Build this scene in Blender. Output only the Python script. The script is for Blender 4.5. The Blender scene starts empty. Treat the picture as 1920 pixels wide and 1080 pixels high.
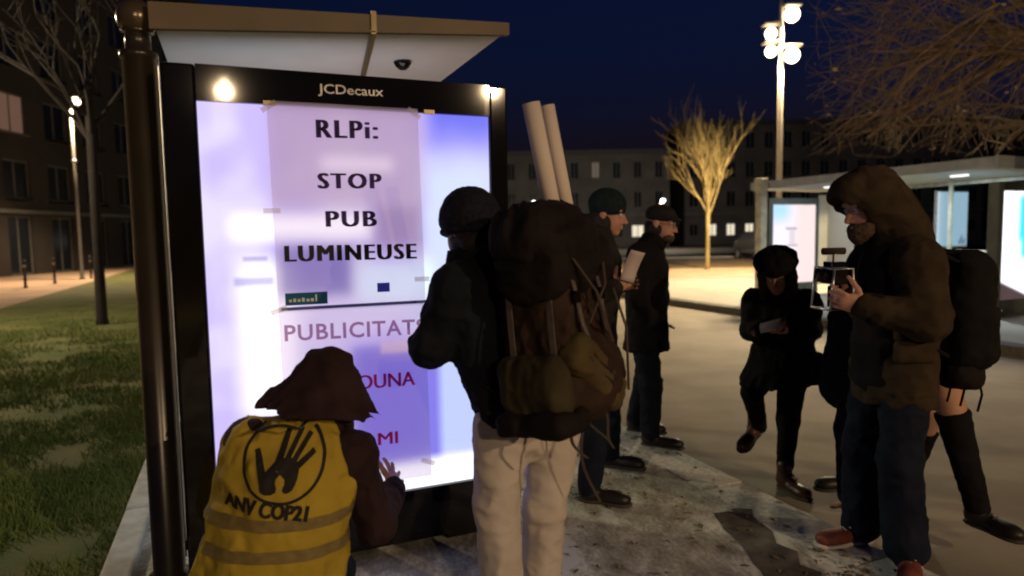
import bpy, math, random
import numpy as np
from mathutils import Vector, Matrix
from mathutils.bvhtree import BVHTree
random.seed(7)
RNG = np.random.default_rng(11)
SC = bpy.context.scene
COL = SC.collection

# ------------------------------------------------------------------ camera, sky, exposure
F_PX, PITCH, ROLL, CAM_H = 1250.0, math.atan(100 / 1250.0), math.radians(-1.0), 1.5
_r = np.array([1, 0, 0.]); _u = np.array([0, math.sin(PITCH), math.cos(PITCH)]); _f = np.array([0, math.cos(PITCH), -math.sin(PITCH)])
CR = _r * math.cos(ROLL) + _u * math.sin(ROLL); CU = _u * math.cos(ROLL) - _r * math.sin(ROLL); CF = _f
cam = bpy.data.cameras.new('camera'); cam_o = bpy.data.objects.new('camera', cam); COL.objects.link(cam_o)
m = Matrix.Identity(4)
for i in range(3):
    m[i][0], m[i][1], m[i][2] = CR[i], CU[i], -CF[i]
m[2][3] = CAM_H
cam_o.matrix_world = m
cam.sensor_width = 36; cam.lens = 36 * F_PX / 1920; cam.clip_start = 0.05; cam.clip_end = 2000
cam.dof.use_dof = True; cam.dof.focus_distance = 3.0; cam.dof.aperture_fstop = 1.6
SC.camera = cam_o

world = bpy.data.worlds.new('World'); SC.world = world; world.use_nodes = True
wn = world.node_tree.nodes; wl = world.node_tree.links
sky = wn.new('ShaderNodeTexSky'); sky.sky_type = 'NISHITA'; sky.sun_disc = False
sky.sun_elevation = math.radians(-1.15); sky.sun_rotation = math.radians(205); sky.air_density = 1.0; sky.dust_density = 0.6; sky.ozone_density = 5.0
bg = wn['Background']; bg.inputs[1].default_value = 0.088
wl.new(sky.outputs[0], bg.inputs[0])

SC.view_settings.view_transform = 'Standard'; SC.view_settings.look = 'None'; SC.view_settings.gamma = 1
SC.view_settings.use_curve_mapping = False; SC.view_settings.exposure = 0.0
SC.cycles.max_bounces = 5; SC.cycles.diffuse_bounces = 3; SC.cycles.glossy_bounces = 3; SC.cycles.transmission_bounces = 4
SC.cycles.transparent_max_bounces = 8; SC.cycles.caustics_reflective = False; SC.cycles.caustics_refractive = False
SC.cycles.sample_clamp_indirect = 4.0; SC.cycles.use_denoising = True; SC.cycles.filter_width = 2.0

def at(px, py, Y):
    """Point of the photograph at depth Y metres in front of the camera, in world coordinates."""
    d = CF * F_PX + CR * (px - 960) - CU * (py - 540)
    return np.array([0, 0, CAM_H]) + d * (Y / d[1])

# ------------------------------------------------------------------ materials
MATS = {}
def mat(name, col, rough=0.8, var=0.25, scale=6.0, bump=0.0, bscale=60.0, metal=0.0, spec=0.4, sheen=0.0, col2=None, coat=0.0, detail=6.0, pos=(.35, .68)):
    if name in MATS: return MATS[name]
    m = bpy.data.materials.new(name); m.use_nodes = True; nt = m.node_tree; n = nt.nodes; l = nt.links
    b = n['Principled BSDF']; b.inputs['Roughness'].default_value = rough; b.inputs['Metallic'].default_value = metal
    b.inputs['Specular IOR Level'].default_value = spec; b.inputs['Sheen Weight'].default_value = sheen; b.inputs['Coat Weight'].default_value = coat
    tc = n.new('ShaderNodeTexCoord'); nz = n.new('ShaderNodeTexNoise'); nz.inputs['Scale'].default_value = scale; nz.inputs['Detail'].default_value = detail
    l.new(tc.outputs['Object'], nz.inputs['Vector'])
    cr = n.new('ShaderNodeValToRGB'); c2 = col2 if col2 else tuple(c * (1 + var) for c in col); c1 = col if col2 else tuple(c * (1 - var) for c in col)
    cr.color_ramp.elements[0].position = pos[0]; cr.color_ramp.elements[1].position = pos[1]
    cr.color_ramp.elements[0].color = (*c1, 1); cr.color_ramp.elements[1].color = (*c2, 1)
    l.new(nz.outputs['Fac'], cr.inputs[0]); l.new(cr.outputs[0], b.inputs['Base Color'])
    if bump:
        n2 = n.new('ShaderNodeTexNoise'); n2.inputs['Scale'].default_value = bscale; n2.inputs['Detail'].default_value = 4; l.new(tc.outputs['Object'], n2.inputs['Vector'])
        bp = n.new('ShaderNodeBump'); bp.inputs['Strength'].default_value = bump; bp.inputs['Distance'].default_value = .01
        l.new(n2.outputs['Fac'], bp.inputs['Height']); l.new(bp.outputs[0], b.inputs['Normal'])
    MATS[name] = m
    return m

def emit(name, col, strength):
    if name in MATS: return MATS[name]
    m = bpy.data.materials.new(name); m.use_nodes = True; n = m.node_tree.nodes; n.clear()
    e = n.new('ShaderNodeEmission'); e.inputs[0].default_value = (*col, 1); e.inputs[1].default_value = strength
    o = n.new('ShaderNodeOutputMaterial'); m.node_tree.links.new(e.outputs[0], o.inputs[0]); MATS[name] = m
    return m

def clear_glass(name, tint=(.85, .95, .93), fac=.12, rough=.02):
    if name in MATS: return MATS[name]
    m = bpy.data.materials.new(name); m.use_nodes = True; n = m.node_tree.nodes; l = m.node_tree.links; n.clear()
    t = n.new('ShaderNodeBsdfTransparent'); t.inputs[0].default_value = (*tint, 1); g = n.new('ShaderNodeBsdfGlossy'); g.inputs['Roughness'].default_value = rough
    fr = n.new('ShaderNodeFresnel'); fr.inputs[0].default_value = 1.45; mx = n.new('ShaderNodeMixShader'); o = n.new('ShaderNodeOutputMaterial')
    geo = n.new('ShaderNodeNewGeometry'); iv = n.new('ShaderNodeMath'); iv.operation = 'SUBTRACT'; iv.inputs[0].default_value = 1; l.new(geo.outputs['Backfacing'], iv.inputs[1]); ml = n.new('ShaderNodeMath'); ml.operation = 'MULTIPLY'; l.new(fr.outputs[0], ml.inputs[0]); l.new(iv.outputs[0], ml.inputs[1]); l.new(ml.outputs[0], mx.inputs[0]); l.new(t.outputs[0], mx.inputs[1]); l.new(g.outputs[0], mx.inputs[2]); l.new(mx.outputs[0], o.inputs[0]); MATS[name] = m
    return m

def paper(name, col, trans=.6, var=.05, clear=0.0):
    if name in MATS: return MATS[name]
    m = bpy.data.materials.new(name); m.use_nodes = True; n = m.node_tree.nodes; l = m.node_tree.links; n.clear()
    d = n.new('ShaderNodeBsdfDiffuse'); t = n.new('ShaderNodeBsdfTranslucent'); mx = n.new('ShaderNodeMixShader'); o = n.new('ShaderNodeOutputMaterial')
    tc = n.new('ShaderNodeTexCoord'); nz = n.new('ShaderNodeTexNoise'); nz.inputs['Scale'].default_value = 5; l.new(tc.outputs['Object'], nz.inputs[0])
    cr = n.new('ShaderNodeValToRGB'); cr.color_ramp.elements[0].color = (*[c * (1 - var) for c in col], 1); cr.color_ramp.elements[1].color = (*[min(1, c * (1 + var)) for c in col], 1)
    l.new(nz.outputs['Fac'], cr.inputs[0]); l.new(cr.outputs[0], d.inputs[0]); l.new(cr.outputs[0], t.inputs[0]); mx.inputs[0].default_value = trans
    l.new(d.outputs[0], mx.inputs[1]); l.new(t.outputs[0], mx.inputs[2]); last = mx
    if clear:
        tp = n.new('ShaderNodeBsdfTransparent'); tp.inputs[0].default_value = (*col, 1); m2 = n.new('ShaderNodeMixShader'); m2.inputs[0].default_value = clear; l.new(mx.outputs[0], m2.inputs[1]); l.new(tp.outputs[0], m2.inputs[2]); last = m2
    l.new(last.outputs[0], o.inputs[0]); MATS[name] = m
    return m

# ------------------------------------------------------------------ object helpers
I3 = np.eye(3)
def link(name, me, material=None, parent=None, smooth=False):
    o = bpy.data.objects.new(name, me); COL.objects.link(o)
    if material: me.materials.append(material)
    if parent: o.parent = parent
    if smooth: me.shade_smooth()
    return o
def tag(o, label=None, cat=None, group=None, kind=None):
    if label: o['label'] = label
    if cat: o['category'] = cat
    if group: o['group'] = group
    if kind: o['kind'] = kind
    return o
def empty(name, loc=(0, 0, 0), rz=0.0, parent=None):
    o = bpy.data.objects.new(name, None); COL.objects.link(o); o.location = Vector([float(c) for c in loc]); o.rotation_euler = (0, 0, rz); o.empty_display_size = .2
    if parent: o.parent = parent
    return o
def copy_thing(o, loc, rz=None, parent=None):
    c = o.copy(); COL.objects.link(c); c.location = loc
    if rz is not None: c.rotation_euler = (0, 0, rz)
    if parent: c.parent = parent
    for ch in list(o.children):
        copy_child(ch, c)
    return c
def copy_child(ch, parent):
    d = ch.copy(); COL.objects.link(d); d.parent = parent
    for g in list(ch.children): copy_child(g, d)

def mesh(verts, faces, name='mesh'):
    me = bpy.data.meshes.new(name); me.from_pydata([tuple(map(float, v)) for v in verts], [], [tuple(map(int, f)) for f in faces]); me.update()
    return me

class MB:
    def __init__(s): s.v = []; s.f = []
    def box(s, lo, hi, R=None, o=(0, 0, 0)):
        x0, y0, z0 = lo; x1, y1, z1 = hi; b = len(s.v)
        P = np.array([(x, y, z) for z in (z0, z1) for y in (y0, y1) for x in (x0, x1)], float)
        if R is not None: P = P @ np.asarray(R)
        P = P + np.array(o)
        s.v += list(P)
        s.f += [(b, b + 2, b + 3, b + 1), (b + 4, b + 5, b + 7, b + 6), (b, b + 1, b + 5, b + 4), (b + 2, b + 6, b + 7, b + 3), (b, b + 4, b + 6, b + 2), (b + 1, b + 3, b + 7, b + 5)]
        return s
    def quad(s, *p):
        b = len(s.v); s.v += [np.array(q, float) for q in p]; s.f.append(tuple(range(b, b + len(p)))); return s
    def tube(s, pts, rad, seg=8, cap=True):
        pts = [np.array(p, float) for p in pts]; n = len(pts)
        if not hasattr(rad, '__len__'): rad = [rad] * n
        b = len(s.v); ref = None
        for i, p in enumerate(pts):
            t = pts[min(i + 1, n - 1)] - pts[max(i - 1, 0)]; t = t / (np.linalg.norm(t) + 1e-9)
            if ref is None: ref = np.array([1, 0, 0]) if abs(t[0]) < .8 else np.array([0, 1, 0])
            a = ref - t * (ref @ t); a /= np.linalg.norm(a) + 1e-9; ref = a; c = np.cross(t, a)
            for k in range(seg):
                th = 2 * math.pi * k / seg; s.v.append(p + rad[i] * (math.cos(th) * a + math.sin(th) * c))
        for i in range(n - 1):
            for k in range(seg):
                q = b + i * seg; k2 = (k + 1) % seg; s.f.append((q + k, q + k2, q + seg + k2, q + seg + k))
        if cap: s.f.append(tuple(b + k for k in reversed(range(seg)))); s.f.append(tuple(b + (n - 1) * seg + k for k in range(seg)))
        return s
    def lathe(s, prof, c=(0, 0, 0), seg=20):
        return s.tube([(c[0], c[1], c[2] + z) for r, z in prof], [r for r, z in prof], seg)
    def ball(s, c, r, seg=14, ring=8):
        pr = [(max(1e-4, r * math.sin(math.pi * i / ring)), -r * math.cos(math.pi * i / ring)) for i in range(ring + 1)]
        return s.lathe(pr, c, seg)
    def ribbon(s, pts, width, thick, side):
        side = np.array(side, float); side /= np.linalg.norm(side); pts = [np.array(p, float) for p in pts]; b = len(s.v); n = len(pts)
        for i, p in enumerate(pts):
            t = pts[min(i + 1, n - 1)] - pts[max(i - 1, 0)]; t /= np.linalg.norm(t) + 1e-9; nn = np.cross(t, side); nn /= np.linalg.norm(nn) + 1e-9
            for a, c in ((-1, -1), (1, -1), (1, 1), (-1, 1)): s.v.append(p + side * a * width / 2 + nn * c * thick / 2)
        for i in range(n - 1):
            for k in range(4):
                q = b + 4 * i; k2 = (k + 1) % 4; s.f.append((q + k, q + 4 + k, q + 4 + k2, q + k2))
        s.f.append((b, b + 1, b + 2, b + 3)); q = b + 4 * (n - 1); s.f.append((q + 3, q + 2, q + 1, q))
        return s
    def build(s, name, material, parent=None, smooth=False, bevel=0.0, org=None):
        V = s.v if org is None else [v - np.array(org) for v in s.v]
        me = mesh(V, s.f, name); o = link(name, me, material, parent, smooth)
        if org is not None and parent is None: o.location = Vector([float(c) for c in org])
        if bevel:
            bv = o.modifiers.new('bevel', 'BEVEL'); bv.width = bevel; bv.segments = 2; bv.limit_method = 'ANGLE'
        return o

def text_mesh(s, bold=.02, spacing=1.0, name='lettering'):
    cu = bpy.data.curves.new(name, 'FONT'); cu.body = s; cu.offset = bold; cu.space_character = spacing; cu.resolution_u = 3
    o = bpy.data.objects.new(name, cu); COL.objects.link(o); bpy.context.view_layer.update()
    me = bpy.data.meshes.new_from_object(o.evaluated_get(bpy.context.evaluated_depsgraph_get()))
    bpy.data.objects.remove(o); me.name = name
    V = np.zeros(len(me.vertices) * 3); me.vertices.foreach_get('co', V); V = V.reshape(-1, 3)
    V[:, 0] -= V[:, 0].min(); V[:, 1] -= V[:, 1].min()
    V[:, :2] /= V[:, :2].max(axis=0)
    return me, V

def text_box(s, x0, x1, z0, z1, y, material, parent, bold=.02, slant=0.0, name='lettering', heavy=0.0, spacing=1.0):
    """Flat lettering in the local x-z plane of the parent, fitted to a box."""
    me, V = text_mesh(s, bold, spacing)
    P = np.zeros_like(V); P[:, 0] = x0 + V[:, 0] * (x1 - x0); P[:, 2] = z0 + V[:, 1] * (z1 - z0) + slant * (P[:, 0] - x0); P[:, 1] = y
    me.vertices.foreach_set('co', P.ravel()); me.update()
    if heavy:   # heavier strokes: the same letters again, shifted sideways and a hair forward
        fs = [tuple(p.vertices) for p in me.polygons]; k = len(P); vv = list(P); ff = list(fs)
        for i, dx in enumerate((-heavy, heavy)):
            vv += list(P + np.array([dx, -.0004 * (i + 1), 0])); ff += [tuple(a + k * (i + 1) for a in f) for f in fs]
        me = mesh(vv, ff, name)
    return link(name, me, material, parent)

# ------------------------------------------------------------------ signed distance modelling for people, clothes and bags
_LAT = np.random.default_rng(5).random((32, 32, 32))
def vnoise(P):
    i = np.floor(P).astype(int); f = P - i; f = f * f * (3 - 2 * f); i &= 31; j = (i + 1) & 31
    x0, y0, z0 = i.T; x1, y1, z1 = j.T; fx, fy, fz = f.T
    L = _LAT
    a = L[x0, y0, z0] * (1 - fx) + L[x1, y0, z0] * fx; b = L[x0, y1, z0] * (1 - fx) + L[x1, y1, z0] * fx
    c = L[x0, y0, z1] * (1 - fx) + L[x1, y0, z1] * fx; d = L[x0, y1, z1] * (1 - fx) + L[x1, y1, z1] * fx
    return (a * (1 - fy) + b * fy) * (1 - fz) + (c * (1 - fy) + d * fy) * fz
def A(*v): return np.array(v if len(v) > 1 else v[0], float)
def unit(v): v = np.asarray(v, float); return v / (np.linalg.norm(v) + 1e-12)
def cone(a, b, ra, rb, wide=None, w=1.0):
    a, b = A(a), A(b); ba = b - a; L2 = ba @ ba + 1e-12; wd = unit(wide) if wide is not None else None
    def f(P):
        pa = P - a; t = np.clip(pa @ ba / L2, 0, 1); q = pa - t[:, None] * ba
        if wd is not None: q = q - np.outer((q @ wd) * (1 - 1 / w), wd)
        return np.sqrt((q * q).sum(1)) - (ra + (rb - ra) * t)
    r = max(ra, rb) * w
    f.lo = np.minimum(a, b) - r; f.hi = np.maximum(a, b) + r
    return f
def frame(fwd, up=(0, 0, 1)):
    """rows: right, forward, up"""
    y = unit(fwd); x = unit(np.cross(y, up)); z = np.cross(x, y); return np.array([x, y, z])
def ell(c, R, rad):
    c = A(c); rad = A(rad); R = np.asarray(R)
    def f(P):
        q = (P - c) @ R.T; k0 = np.linalg.norm(q / rad, axis=1); k1 = np.linalg.norm(q / rad ** 2, axis=1) + 1e-9; return k0 * (k0 - 1) / k1
    r = max(rad); f.lo = c - r; f.hi = c + r
    return f
def rbox(c, R, half, r):
    c = A(c); half = A(half); R = np.asarray(R)
    def f(P):
        q = np.abs((P - c) @ R.T) - (half - r); return np.linalg.norm(np.maximum(q, 0), axis=1) + np.minimum(q.max(1), 0) - r
    rr = np.linalg.norm(half); f.lo = c - rr; f.hi = c + rr
    return f
def half(p, n):
    p = A(p); n = unit(n); return lambda P: (P - p) @ n
def smin(a, b, k):
    h = np.clip(.5 + .5 * (b - a) / k, 0, 1); return b * (1 - h) + a * h - k * h * (1 - h)
class SDF:
    def __init__(s, k=.02): s.k = k; s.ops = []; s.lo = A(9e9, 9e9, 9e9); s.hi = -s.lo; s.noise = None
    def add(s, *fs, k=None):
        for f in fs:
            s.ops.append(('u', f, s.k if k is None else k)); s.lo = np.minimum(s.lo, f.lo); s.hi = np.maximum(s.hi, f.hi)
        return s
    def sub(s, f, k=.01): s.ops.append(('s', f, k)); return s
    def cut(s, p, n, k=.01): s.ops.append(('s', lambda P, g=half(p, n): -g(P), k)); return s   # removes the side n points to
    def grow(s, amp, freq, stretch=(1, 1, 1), ridge=True): s.noise = (amp, freq, A(stretch), ridge); return s
    def __call__(s, P):
        d = None
        for op, f, k in s.ops:
            e = f(P)
            if d is None: d = e
            elif op == 'u': d = smin(d, e, k)
            else: d = -smin(-d, e, k)
        if s.noise:
            a, fr, st, ridge = s.noise; Q = P * fr * st
            w = vnoise(Q * .5 + 7.3) * 1.6
            n1 = vnoise(Q + w[:, None]); n2 = vnoise(Q * 2.1 + 3.1 - w[:, None])
            if ridge: n1 = 1 - np.abs(2 * n1 - 1) * 1.6; n2 = 1 - np.abs(2 * n2 - 1) * 1.6
            else: n1 = n1 - .5; n2 = n2 - .5
            n3 = 1 - np.abs(2 * vnoise(Q * 3.7 + 11.7 + w[:, None]) - 1) * 1.6
            d = d - a * n1 - .5 * a * n2 - (.22 * a * n3 if ridge else 0)
        return d

def sdf_mesh(S, h, org=(0, 0, 0)):
    lo = S.lo - 3 * h - .02; hi = S.hi + 3 * h + .02; q = 4
    nc = np.ceil((hi - lo) / (h * q)).astype(int) + 1; nf = nc * q + 1
    cx = [lo[i] + np.arange(nc[i] + 1) * h * q for i in range(3)]
    G = np.stack(np.meshgrid(*cx, indexing='ij'), -1); D = S(G.reshape(-1, 3)).reshape(nc + 1)
    # cells of the coarse grid near the surface
    cen = sum(D[a:nc[0] + a, b:nc[1] + b, c:nc[2] + c] for a in (0, 1) for b in (0, 1) for c in (0, 1)) / 8
    act = np.abs(cen) < h * q * 2.4
    V = np.repeat(np.repeat(np.repeat(cen, q, 0), q, 1), q, 2); V = np.pad(V, ((0, 1), (0, 1), (0, 1)), mode='edge')
    M = np.repeat(np.repeat(np.repeat(act, q, 0), q, 1), q, 2)
    MP = np.zeros(np.array(M.shape) + 1, bool)
    for a in (0, 1):
        for b in (0, 1):
            for c in (0, 1): MP[a:a + M.shape[0], b:b + M.shape[1], c:c + M.shape[2]] |= M
    idx = np.argwhere(MP); P = lo + idx * h
    V[MP] = np.concatenate([S(P[i:i + 200000]) for i in range(0, len(P), 200000)]) if len(P) else 0
    inside = V < 0; nx, ny, nz = np.array(V.shape) - 1
    cnt = np.zeros((nx, ny, nz), np.int8)
    for a in (0, 1):
        for b in (0, 1):
            for c in (0, 1): cnt += inside[a:nx + a, b:ny + b, c:nz + c]
    cell = (cnt > 0) & (cnt < 8); ci = np.argwhere(cell)
    acc = np.zeros((len(ci), 3)); num = np.zeros(len(ci))
    for ax in range(3):
        o1, o2 = [d for d in range(3) if d != ax]
        for a in (0, 1):
            for b in (0, 1):
                p = ci.copy(); p[:, o1] += a; p[:, o2] += b; r = p.copy(); r[:, ax] += 1
                va = V[tuple(p.T)]; vb = V[tuple(r.T)]; k = (va < 0) != (vb < 0); t = va[k] / (va[k] - vb[k]); e = p[k].astype(float); e[:, ax] += t; acc[k] += e; num[k] += 1
    verts = lo + acc / num[:, None] * h - A(org)
    vid = -np.ones((nx, ny, nz), int); vid[cell] = np.arange(len(ci))
    faces = []
    for ax in range(3):
        o1, o2 = (ax + 1) % 3, (ax + 2) % 3
        sl = [slice(None)] * 3; s2 = [slice(None)] * 3; sl[ax] = slice(0, -1); s2[ax] = slice(1, None)
        s0 = inside[tuple(sl)]; s1 = inside[tuple(s2)]; e = np.argwhere(s0 != s1)
        e = e[(e[:, o1] > 0) & (e[:, o2] > 0) & (e[:, o1] < V.shape[o1] - 1) & (e[:, o2] < V.shape[o2] - 1)]
        ins = s0[tuple(e.T)]
        def g(d1, d2):
            c = e.copy(); c[:, o1] -= d1; c[:, o2] -= d2; return vid[tuple(c.T)]
        Q = np.stack([g(0, 0), g(1, 0), g(1, 1), g(0, 1)], 1); Q[~ins] = Q[~ins][:, ::-1]; faces.append(Q)
    Fc = np.concatenate(faces); Fc = Fc[(Fc >= 0).all(1)]
    return verts, Fc

def sdf_obj(name, S, h, material, parent=None, org=(0, 0, 0), extra=None, relax=1):
    V, Fc = sdf_mesh(S, h, org)
    if extra:
        for S2, h2 in extra:
            V2, F2 = sdf_mesh(S2, h2, org); Fc = np.concatenate([Fc, F2 + len(V)]); V = np.concatenate([V, V2])
    for _ in range(relax):   # one light smoothing pass
        acc = np.zeros_like(V); n = np.zeros(len(V))
        for a, b in ((0, 1), (1, 2), (2, 3), (3, 0)):
            np.add.at(acc, Fc[:, a], V[Fc[:, b]]); np.add.at(acc, Fc[:, b], V[Fc[:, a]]); np.add.at(n, Fc[:, a], 1); np.add.at(n, Fc[:, b], 1)
        V = V * .5 + .5 * acc / np.maximum(n, 1)[:, None]
    me = bpy.data.meshes.new(name)
    me.vertices.add(len(V)); me.vertices.foreach_set('co', V.ravel()); me.loops.add(len(Fc) * 4); me.loops.foreach_set('vertex_index', Fc.ravel().astype(np.int32))
    me.polygons.add(len(Fc)); me.polygons.foreach_set('loop_start', np.arange(0, len(Fc) * 4, 4, dtype=np.int32)); me.update(calc_edges=True); me.validate()
    return link(name, me, material, parent, True)


# ------------------------------------------------------------------ setting: everything is laid out along the shelter's axes
P0 = A(-1.274, 2.79, 0); U = A(.923, .384, 0); U /= np.linalg.norm(U); N = A(-U[1], U[0], 0); ROT = math.atan2(U[1], U[0])
def W(u, n, z=0.0): return P0 + U * u + N * n + A(0, 0, z)
def poly_prism(name, pts2, z0, z1, material, kind='structure'):
    n = len(pts2); v = [(p[0], p[1], z0) for p in pts2] + [(p[0], p[1], z1) for p in pts2]
    f = [tuple(reversed(range(n))), tuple(range(n, 2 * n))] + [(i, (i + 1) % n, n + (i + 1) % n, n + i) for i in range(n)]
    return tag(link(name, mesh(v, f), material), kind=kind)
def un(u0, u1, n0, n1): return [W(u0, n0)[:2], W(u1, n0)[:2], W(u1, n1)[:2], W(u0, n1)[:2]]

M_asph = mat('asphalt', (.20, .165, .12), .75, scale=1.3, col2=(.33, .275, .205), bump=.35, bscale=140)
def worn_ground(name):
    m = bpy.data.materials.new(name); m.use_nodes = True; n = m.node_tree.nodes; l = m.node_tree.links; b = n['Principled BSDF']; b.inputs['Roughness'].default_value = .75; b.inputs['Specular IOR Level'].default_value = .3
    tc = n.new('ShaderNodeTexCoord'); mp = n.new('ShaderNodeMapping'); mp.inputs['Scale'].default_value = (1, .55, 1); mp.inputs['Rotation'].default_value = (0, 0, 1.1); l.new(tc.outputs['Object'], mp.inputs[0])
    def noise(sc, det, dist=0.0):
        q = n.new('ShaderNodeTexNoise'); q.inputs['Scale'].default_value = sc; q.inputs['Detail'].default_value = det; q.inputs['Distortion'].default_value = dist; l.new(mp.outputs[0], q.inputs['Vector']); return q.outputs['Fac']
    def mth(op, a, bb):
        q = n.new('ShaderNodeMath'); q.operation = op
        for i, v in enumerate((a, bb)):
            if hasattr(v, 'links'): l.new(v, q.inputs[i])
            else: q.inputs[i].default_value = v
        return q.outputs[0]
    f = mth('ADD', mth('MULTIPLY', noise(1.7, 5, .6), .50), mth('ADD', mth('MULTIPLY', noise(9, 6, .4), .32), mth('MULTIPLY', noise(55, 3), .18)))
    cr = n.new('ShaderNodeValToRGB'); e = cr.color_ramp.elements; e[0].position = .37; e[0].color = (.110, .098, .082, 1); e[1].position = .57; e[1].color = (.62, .62, .58, 1)
    x = e.new(.44); x.color = (.23, .21, .175, 1); x = e.new(.50); x.color = (.36, .345, .30, 1); l.new(f, cr.inputs[0]); l.new(cr.outputs[0], b.inputs['Base Color'])
    bp = n.new('ShaderNodeBump'); bp.inputs['Strength'].default_value = .5; bp.inputs['Distance'].default_value = .012; l.new(f, bp.inputs['Height']); l.new(bp.outputs[0], b.inputs['Normal'])
    return m
M_walk = worn_ground('sidewalk_surface')
M_plat = mat('platform_surface', (.36, .34, .29), .8, scale=2, var=.12, bump=.2)
M_kerb = mat('granite', (.46, .45, .43), .7, scale=30, var=.25, bump=.3, bscale=120)
M_kerbp = mat('pale_concrete', (.5, .5, .48), .75, scale=12, var=.15, bump=.2)
M_path = mat('gravel_path_surface', (.44, .31, .21), .9, scale=.7, var=.18, bump=.4)
M_soil = mat('lawn_soil', (.070, .095, .025), .95, scale=1.4, col2=(.15, .14, .05), bump=.6, bscale=25)
M_far = mat('far_ground', (.15, .115, .07), .9, scale=.25, var=.3)

KU = 3.92    # distance of the kerb edge from the panel's left edge, along the panel
kn = lambda p: (A(p[0], p[1], 0) - P0) @ U
KU = float(kn((1.66, 3.18))); PU = float(kn((6.11, 8.56))); EU = float(kn((-1.93, 3.05)))
ROADZ = -.13
tag(link('ground', mesh([(-900, -900, -.3), (900, -900, -.3), (900, 900, -.3), (-900, 900, -.3)], [(0, 1, 2, 3)]), M_far), kind='structure')
poly_prism('road', un(KU - .02, PU + .02, -40, 60), -.29, ROADZ, M_asph)
poly_prism('sidewalk', un(EU + .13, KU - .30, -40, 60), -.29, 0, M_walk)
poly_prism('platform', un(PU + .3, PU + 9, -40, 15), -.29, 0, M_plat)
poly_prism('plaza', un(PU + .3, PU + 60, 15, 33), -.29, .0, M_path)
poly_prism('lawn', un(-4.9, EU - .0, -12, 60), -.29, .012, M_soil)
poly_prism('path', un(-13.5, -4.9, -12, 60), -.29, 0, M_path)
poly_prism('forecourt', un(-40, -13.5, -30, 90), -.29, .02, mat('forecourt_surface', (.10, .075, .055), .9, scale=.6, var=.3))
# kerbs made of single stones
def stone_row(name, u0, u1, n0, n1, z0, z1, L, material, piece, label=None):
    root = empty(name, W((u0 + u1) / 2, n0)); root.rotation_euler = (0, 0, ROT); tag(root, kind='structure')
    me = None; k = int((n1 - n0) / L)
    for i in range(k):
        if me is None:
            b = MB().box((-(u1 - u0) / 2, .004, z0), ((u1 - u0) / 2, L - .004, z1)); o = b.build(piece, material, root, bevel=.012)
            me = o
        else:
            o = me.copy(); COL.objects.link(o); o.parent = root
        o.location = (random.uniform(-.004, .004), i * L, random.uniform(-.003, .003))
stone_row('kerb', KU - .30, KU, -6, 30, -.28, .004, 1.0, M_kerb, 'kerb_stone')
stone_row('platform_kerb', PU, PU + .3, -6, 30, -.28, .004, 1.0, mat('dark_granite', (.10, .085, .065), .8, scale=20, var=.25), 'kerb_stone')
stone_row('lawn_edging', EU, EU + .13, -6, 22, -.2, .05, 1.0, M_kerbp, 'edging_stone')
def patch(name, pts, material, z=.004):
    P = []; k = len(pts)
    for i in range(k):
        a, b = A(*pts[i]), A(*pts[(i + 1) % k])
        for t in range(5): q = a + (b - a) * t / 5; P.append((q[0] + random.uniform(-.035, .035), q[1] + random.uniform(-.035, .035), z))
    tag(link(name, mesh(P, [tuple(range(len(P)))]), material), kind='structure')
g_ = lambda px, py: tuple(((lambda d: A(0, 0, CAM_H) - d * (CAM_H / d[2]))(CF * F_PX + CR * (px - 960) - CU * (py - 540)))[:2])
patch('painted_shadow_band', [g_(1350, 965), g_(1398, 955), g_(1515, 1065), g_(1590, 1130), g_(1470, 1130), g_(1410, 1050)], mat('shadow_band_tone', (.045, .040, .034), .95, scale=7, col2=(.15, .13, .11), bump=.5))  # thin dark sheet standing in for a shadow band on the sidewalk
# a low kerb and a bed across the plaza beyond the tree
poly_prism('planting_bed', [(2.5, 27.5), (40, 27.5), (40, 36), (2.5, 36)], -.29, .06, mat('bed_soil', (.12, .085, .045), .95, scale=.8, var=.35))
poly_prism('bed_kerb', [(2.5, 36), (40, 36), (40, 36.6), (2.5, 36.6)], -.29, .14, M_kerbp)
poly_prism('street', [(-14, 36.6), (60, 36.6), (60, 66), (-14, 66)], -.29, 0, mat('far_asphalt', (.10, .085, .065), .85, scale=.4, var=.25))

# ------------------------------------------------------------------ grass, dead leaves
def grass(n):
    u = RNG.uniform(-4.9, EU - .01, n * 3); y = -1.2 + RNG.beta(.9, 2.6, n * 3) * 16
    P = P0[:2] + np.outer(u, U[:2]) + np.outer(y, N[:2])
    dens = vnoise(np.c_[P * 1.3, np.zeros(len(P))]) * .65 + vnoise(np.c_[P * 4.1, np.ones(len(P))]) * .35
    P = P[dens > .40 + .30 * RNG.random(len(P)) - .15][:n]; n = len(P)
    h = RNG.uniform(.025, .075, n); a = RNG.uniform(0, 6.28, n); lean = RNG.uniform(.01, .05, n); a2 = RNG.uniform(0, 6.28, n); w = .006
    z = np.full(n, .010)
    b0 = np.c_[P[:, 0] - w * np.cos(a), P[:, 1] - w * np.sin(a), z]; b1 = np.c_[P[:, 0] + w * np.cos(a), P[:, 1] + w * np.sin(a), z]
    t = np.c_[P[:, 0] + lean * np.cos(a2), P[:, 1] + lean * np.sin(a2), z + h]
    V = np.stack([b0, b1, t], 1).reshape(-1, 3); me = bpy.data.meshes.new('grass'); me.vertices.add(len(V)); me.vertices.foreach_set('co', V.ravel())
    me.loops.add(3 * n); me.loops.foreach_set('vertex_index', np.arange(3 * n, dtype=np.int32)); me.polygons.add(n); me.polygons.foreach_set('loop_start', np.arange(0, 3 * n, 3, dtype=np.int32)); me.update(calc_edges=True)
    return me
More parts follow.
